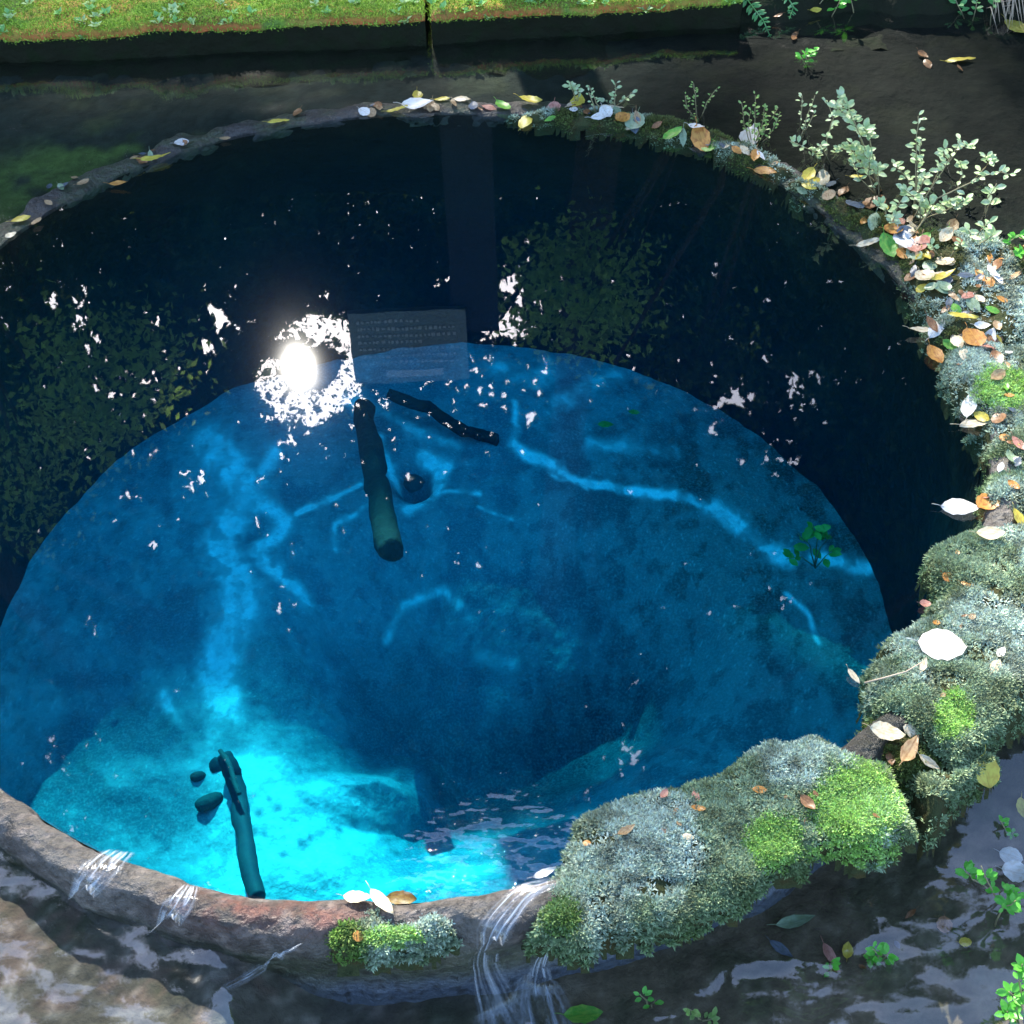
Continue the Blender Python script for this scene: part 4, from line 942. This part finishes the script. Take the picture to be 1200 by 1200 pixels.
def prune(P,ls=.3):
    """drop leaves where the photograph shows gaps of sky and shape the crowns so sun and shade fall on set spots"""
    Mp=P*np.array([1,1,-1]); u,v=px(Mp); dist=np.linalg.norm(Mp-np.array(CAMP),axis=1); mg=ls*.24*1742/dist
    k=np.ones(len(P),bool)
    for (a,b,r) in SUB:
        k&=~(np.hypot(u-a,v-b)<r+mg)
    k&=~(np.hypot(u-350,v-430)<16)
    g=P-S[None]*(P[:,2]/S[2])[:,None]; gu,gv=px(np.c_[g[:,:2],np.zeros(len(P))]); 
    wn=(fbm(P[:,0]*.9,P[:,1]*.9,P[:,2]*.9,3)-.5)
    infr=((((g[:,0]-.1)/1.6)**2+((g[:,1]+.05)/2.5)**2+wn*.7)<1)&(P[:,2]>7)
    cl=fbm(g[:,0]*3+3,g[:,1]*3+8,0,2)
    shade=.25*(cl>.74)
    # upper left strip and centre of the far rim stand in shade
    shade=np.maximum(shade,.95*sm(430,200,gu)*sm(60,90,gv)*sm(330,250,gv))
    shade=np.maximum(shade,.75*sm(80,100,gv)*sm(110,95,gv))
    bu,bv=px(g-S[None]*(.66/S[2])); core_=(np.hypot(g[:,0],g[:,1])<.88+.15*wn+.14*((g[:,0]>.25)&(g[:,1]>.3)))&~((bu<560)&(bv>830+120*wn)&(fbm(bu/110+3,bv/110,0,2)<.6))  # leaves kept here to shade the well floor, except sand at lower left
    shade=np.where(core_,1.05,shade)
    k&=~(infr&(rng.random(len(P))>shade*.93+.006))
    bl=fbm(g[:,0]*1.6+7,g[:,1]*1.6+2,0,2)
    k&=~((P[:,2]>13)&(bl>.52)&((((g[:,0]-5.2)/1.5)**2+((g[:,1]-1.3)/1.3)**2<1)|(((g[:,0]+3.2)/1.4)**2+((g[:,1]-2.2)/1.4)**2<1)))  # crowns opened so that sun reaches the bushes
    return k
def crown(name,centre,radii,n,ls,label,base,col,trunk_r,parts_=None,clump=.5,limbs=6):
    centre=np.array(centre,float)
    nc=max(20,n//70); q=rng.normal(0,1,(nc,3)); q=unit(q)*(rng.random((nc,1))**.45)*np.array(radii)+centre
    P=np.repeat(q,n//nc,0)+rng.normal(0,1,(nc*(n//nc),3))*clump
    D=unit(rng.normal(0,1,P.shape)+np.array([0,0,-.4])); kk=prune(P+D*ls*.45,ls); P=P[kk]; D=D[kk]; m=len(P)
    root=empty(name,base,label,'tree','trees beyond the wall, seen mirrored in the well')
    Nn=unit(np.cross(D,rng.normal(0,1,(m,3))))
    L_=ls*rng.uniform(.7,1.3,m); V,F=diamonds(P,D,Nn,L_,L_*.55,.12)
    cc=np.repeat(np.array(col)[None]*rng.uniform(.6,1.5,(m,1)),4,0)
    child('crown',mesh('crown',V,F,M['canopy'],cc,smooth=False),root,kind='stuff')
    base=Vector(base); top=Vector(centre)
    def shades(p):
        g_=p-SUN*(p.z/SUN.z); return abs(g_.x)<2.2 and abs(g_.y)<2.4
    for tr_ in range(12):
        if not any(shades(base.lerp(top,f/20)) for f in range(21)): break
        base=base+Vector((.8 if base.x>-4 else -.8,0,0)); top=top+Vector((.5 if base.x>-4 else -.5,0,0))
    path=[base,base.lerp(top,.4)+Vector((random.uniform(-.3,.3),0,0)),base.lerp(top,.75)+Vector((random.uniform(-.4,.4),0,0)),top]
    child('trunk',mesh('trunk',*tube(path,[trunk_r,trunk_r*.8,trunk_r*.6,trunk_r*.3],10),M['bark']),root)
    for k in range(limbs):
        s_=path[2].lerp(path[1],random.random()*.6); e=Vector(q[rng.integers(nc)])
        mid=s_.lerp(e,.5)+Vector((0,0,.4))
        
        if any(shades(s_.lerp(mid,f/6)) or shades(mid.lerp(e,f/6)) for f in range(7)): continue
        child('limb',mesh('limb',*tube([s_,mid,e],[trunk_r*.35,trunk_r*.22,trunk_r*.08],7),M['bark']),root)
# far belt, tall, behind the hill's edge
far=[(-17,29,23,'far left'),(-10.5,31,24,'left'),(-4.5,29,24,'centre left'),(1.5,32,25,'centre'),(7.5,30,24,'centre right'),(13.5,31,24,'right'),(19.5,29,23,'far right')]
for x,y,z,wh in far:
    crown('tall_tree',(x,y,z),(4.8,3.0,8.8),34000,.31,f'tall dark evergreen tree on the hill, {wh} of the row',(x,y+1,14),(.05,.085,.02),.35,clump=.7,limbs=5)
# unseen veil of small leaves added in the sun's path to weaken it
n_=3000; gxy=np.c_[rng.uniform(-1.9,2.1,n_),rng.uniform(-2.9,2.7,n_)]; tt=rng.uniform(33,37,n_)
Pv=np.c_[gxy,np.zeros(n_)]+S[None]*tt[:,None]; uv_=px(Pv*np.array([1,1,-1])); Pv=Pv[(np.hypot(uv_[0]-350,uv_[1]-430)>11)&(fbm(Pv[:,0]*2,Pv[:,1]*2,Pv[:,2]*2,2)>.42)]
Dv=unit(rng.normal(0,1,Pv.shape)); Nv=unit(np.cross(Dv,rng.normal(0,1,Pv.shape))); Vv,Fv=diamonds(Pv,Dv,Nv,rng.uniform(.08,.15,len(Pv)),.07,.12)
_t=[o for o in C.objects if o.name.startswith('tall_tree') and o.location.x==-4.5][0]
child('added_leaf_veil',mesh('added_leaf_veil',Vv,Fv,M['canopy'],np.repeat(np.array([[.06,.1,.025]])*rng.uniform(.6,1.5,(len(Pv),1)),4,0),smooth=False),_t,kind='stuff')
far2=[(-14,26,33.5,'far left'),(-6,26,34.5,'left'),(2,26,35,'middle'),(10,26,34.5,'right'),(17,26,33.5,'far right')]
for x,y,z,wh in far2:
    crown('spreading_tree',(x,y,z),(5.6,3,6.0),30000,.31,f'spreading evergreen tree towering over the hill row, {wh}',(x,y+5,14),(.05,.09,.02),.4,clump=.8,limbs=5)
for x,y,z,wh in [(-12,28,30,'left'),(-4,28.5,30.5,'left centre'),(4,28.5,30.5,'right centre'),(12,28,30,'right')]:
    crown('broad_tree',(x,y,z),(5.4,2.5,5.5),27000,.31,f'broad evergreen tree between the two hill rows, {wh}',(x,y+2,14),(.05,.085,.02),.35,clump=.8,limbs=4)
crown('overhanging_tree',(-3.6,9,16),(4.4,2.6,4.4),22000,.22,'tree with branches overhanging high beyond the wall on the left',(-8.5,9.5,-.2),(.06,.11,.025),.3,clump=.3,limbs=8)
crown('overhanging_tree',(.3,8.6,17.2),(4.0,2.2,4.6),22000,.22,'tree with branches overhanging high beyond the wall in the middle',(1.6,13,-.2),(.06,.11,.025),.3,clump=.3,limbs=8)
crown('overhanging_tree',(4.2,9,16),(4.4,2.6,4.4),22000,.22,'tree with branches overhanging high beyond the wall on the right',(9.5,9.5,-.2),(.06,.11,.025),.3,clump=.3,limbs=8)
# nearer sprays, leaf colour brightened so they look sunlit
def spray(u0,v0,ru,rv,y,n,ls,base,label,col=(.4,.62,.1)):
    c_=mir(u0,v0,y); e=mir(u0+ru,v0,y); f_=mir(u0,v0+rv,y)
    crown('leafy_bush',(c_.x,c_.y,c_.z),((e-c_).length,.5,(f_-c_).length),int(n*.75),ls,label,base,col,.05,clump=.2,limbs=3)
spray(690,345,85,38,9.0,2600,.09,(3.8,9.6,.0),'sunlit bush spilling over beyond the wall, right of the sign')
spray(620,340,22,25,9.0,300,.09,(2.6,9.6,.0),'thin sunlit bush close right of the sign')
spray(110,440,75,75,8.0,2600,.08,(-4.2,8.6,.0),'sunlit bush beyond the wall far left of the sign')
spray(190,445,20,28,8.0,500,.08,(-3.2,8.8,.0),'narrow leafy bush left of the sign')
spray(30,560,50,60,8.5,1200,.08,(-5.2,9.0,.0),'loose branchy bush at the far left beyond the wall')
spray(810,420,60,80,11,1500,.1,(5.5,11.6,.0),'dark leaved bush beyond the wall far right of the sign',(.07,.14,.03))
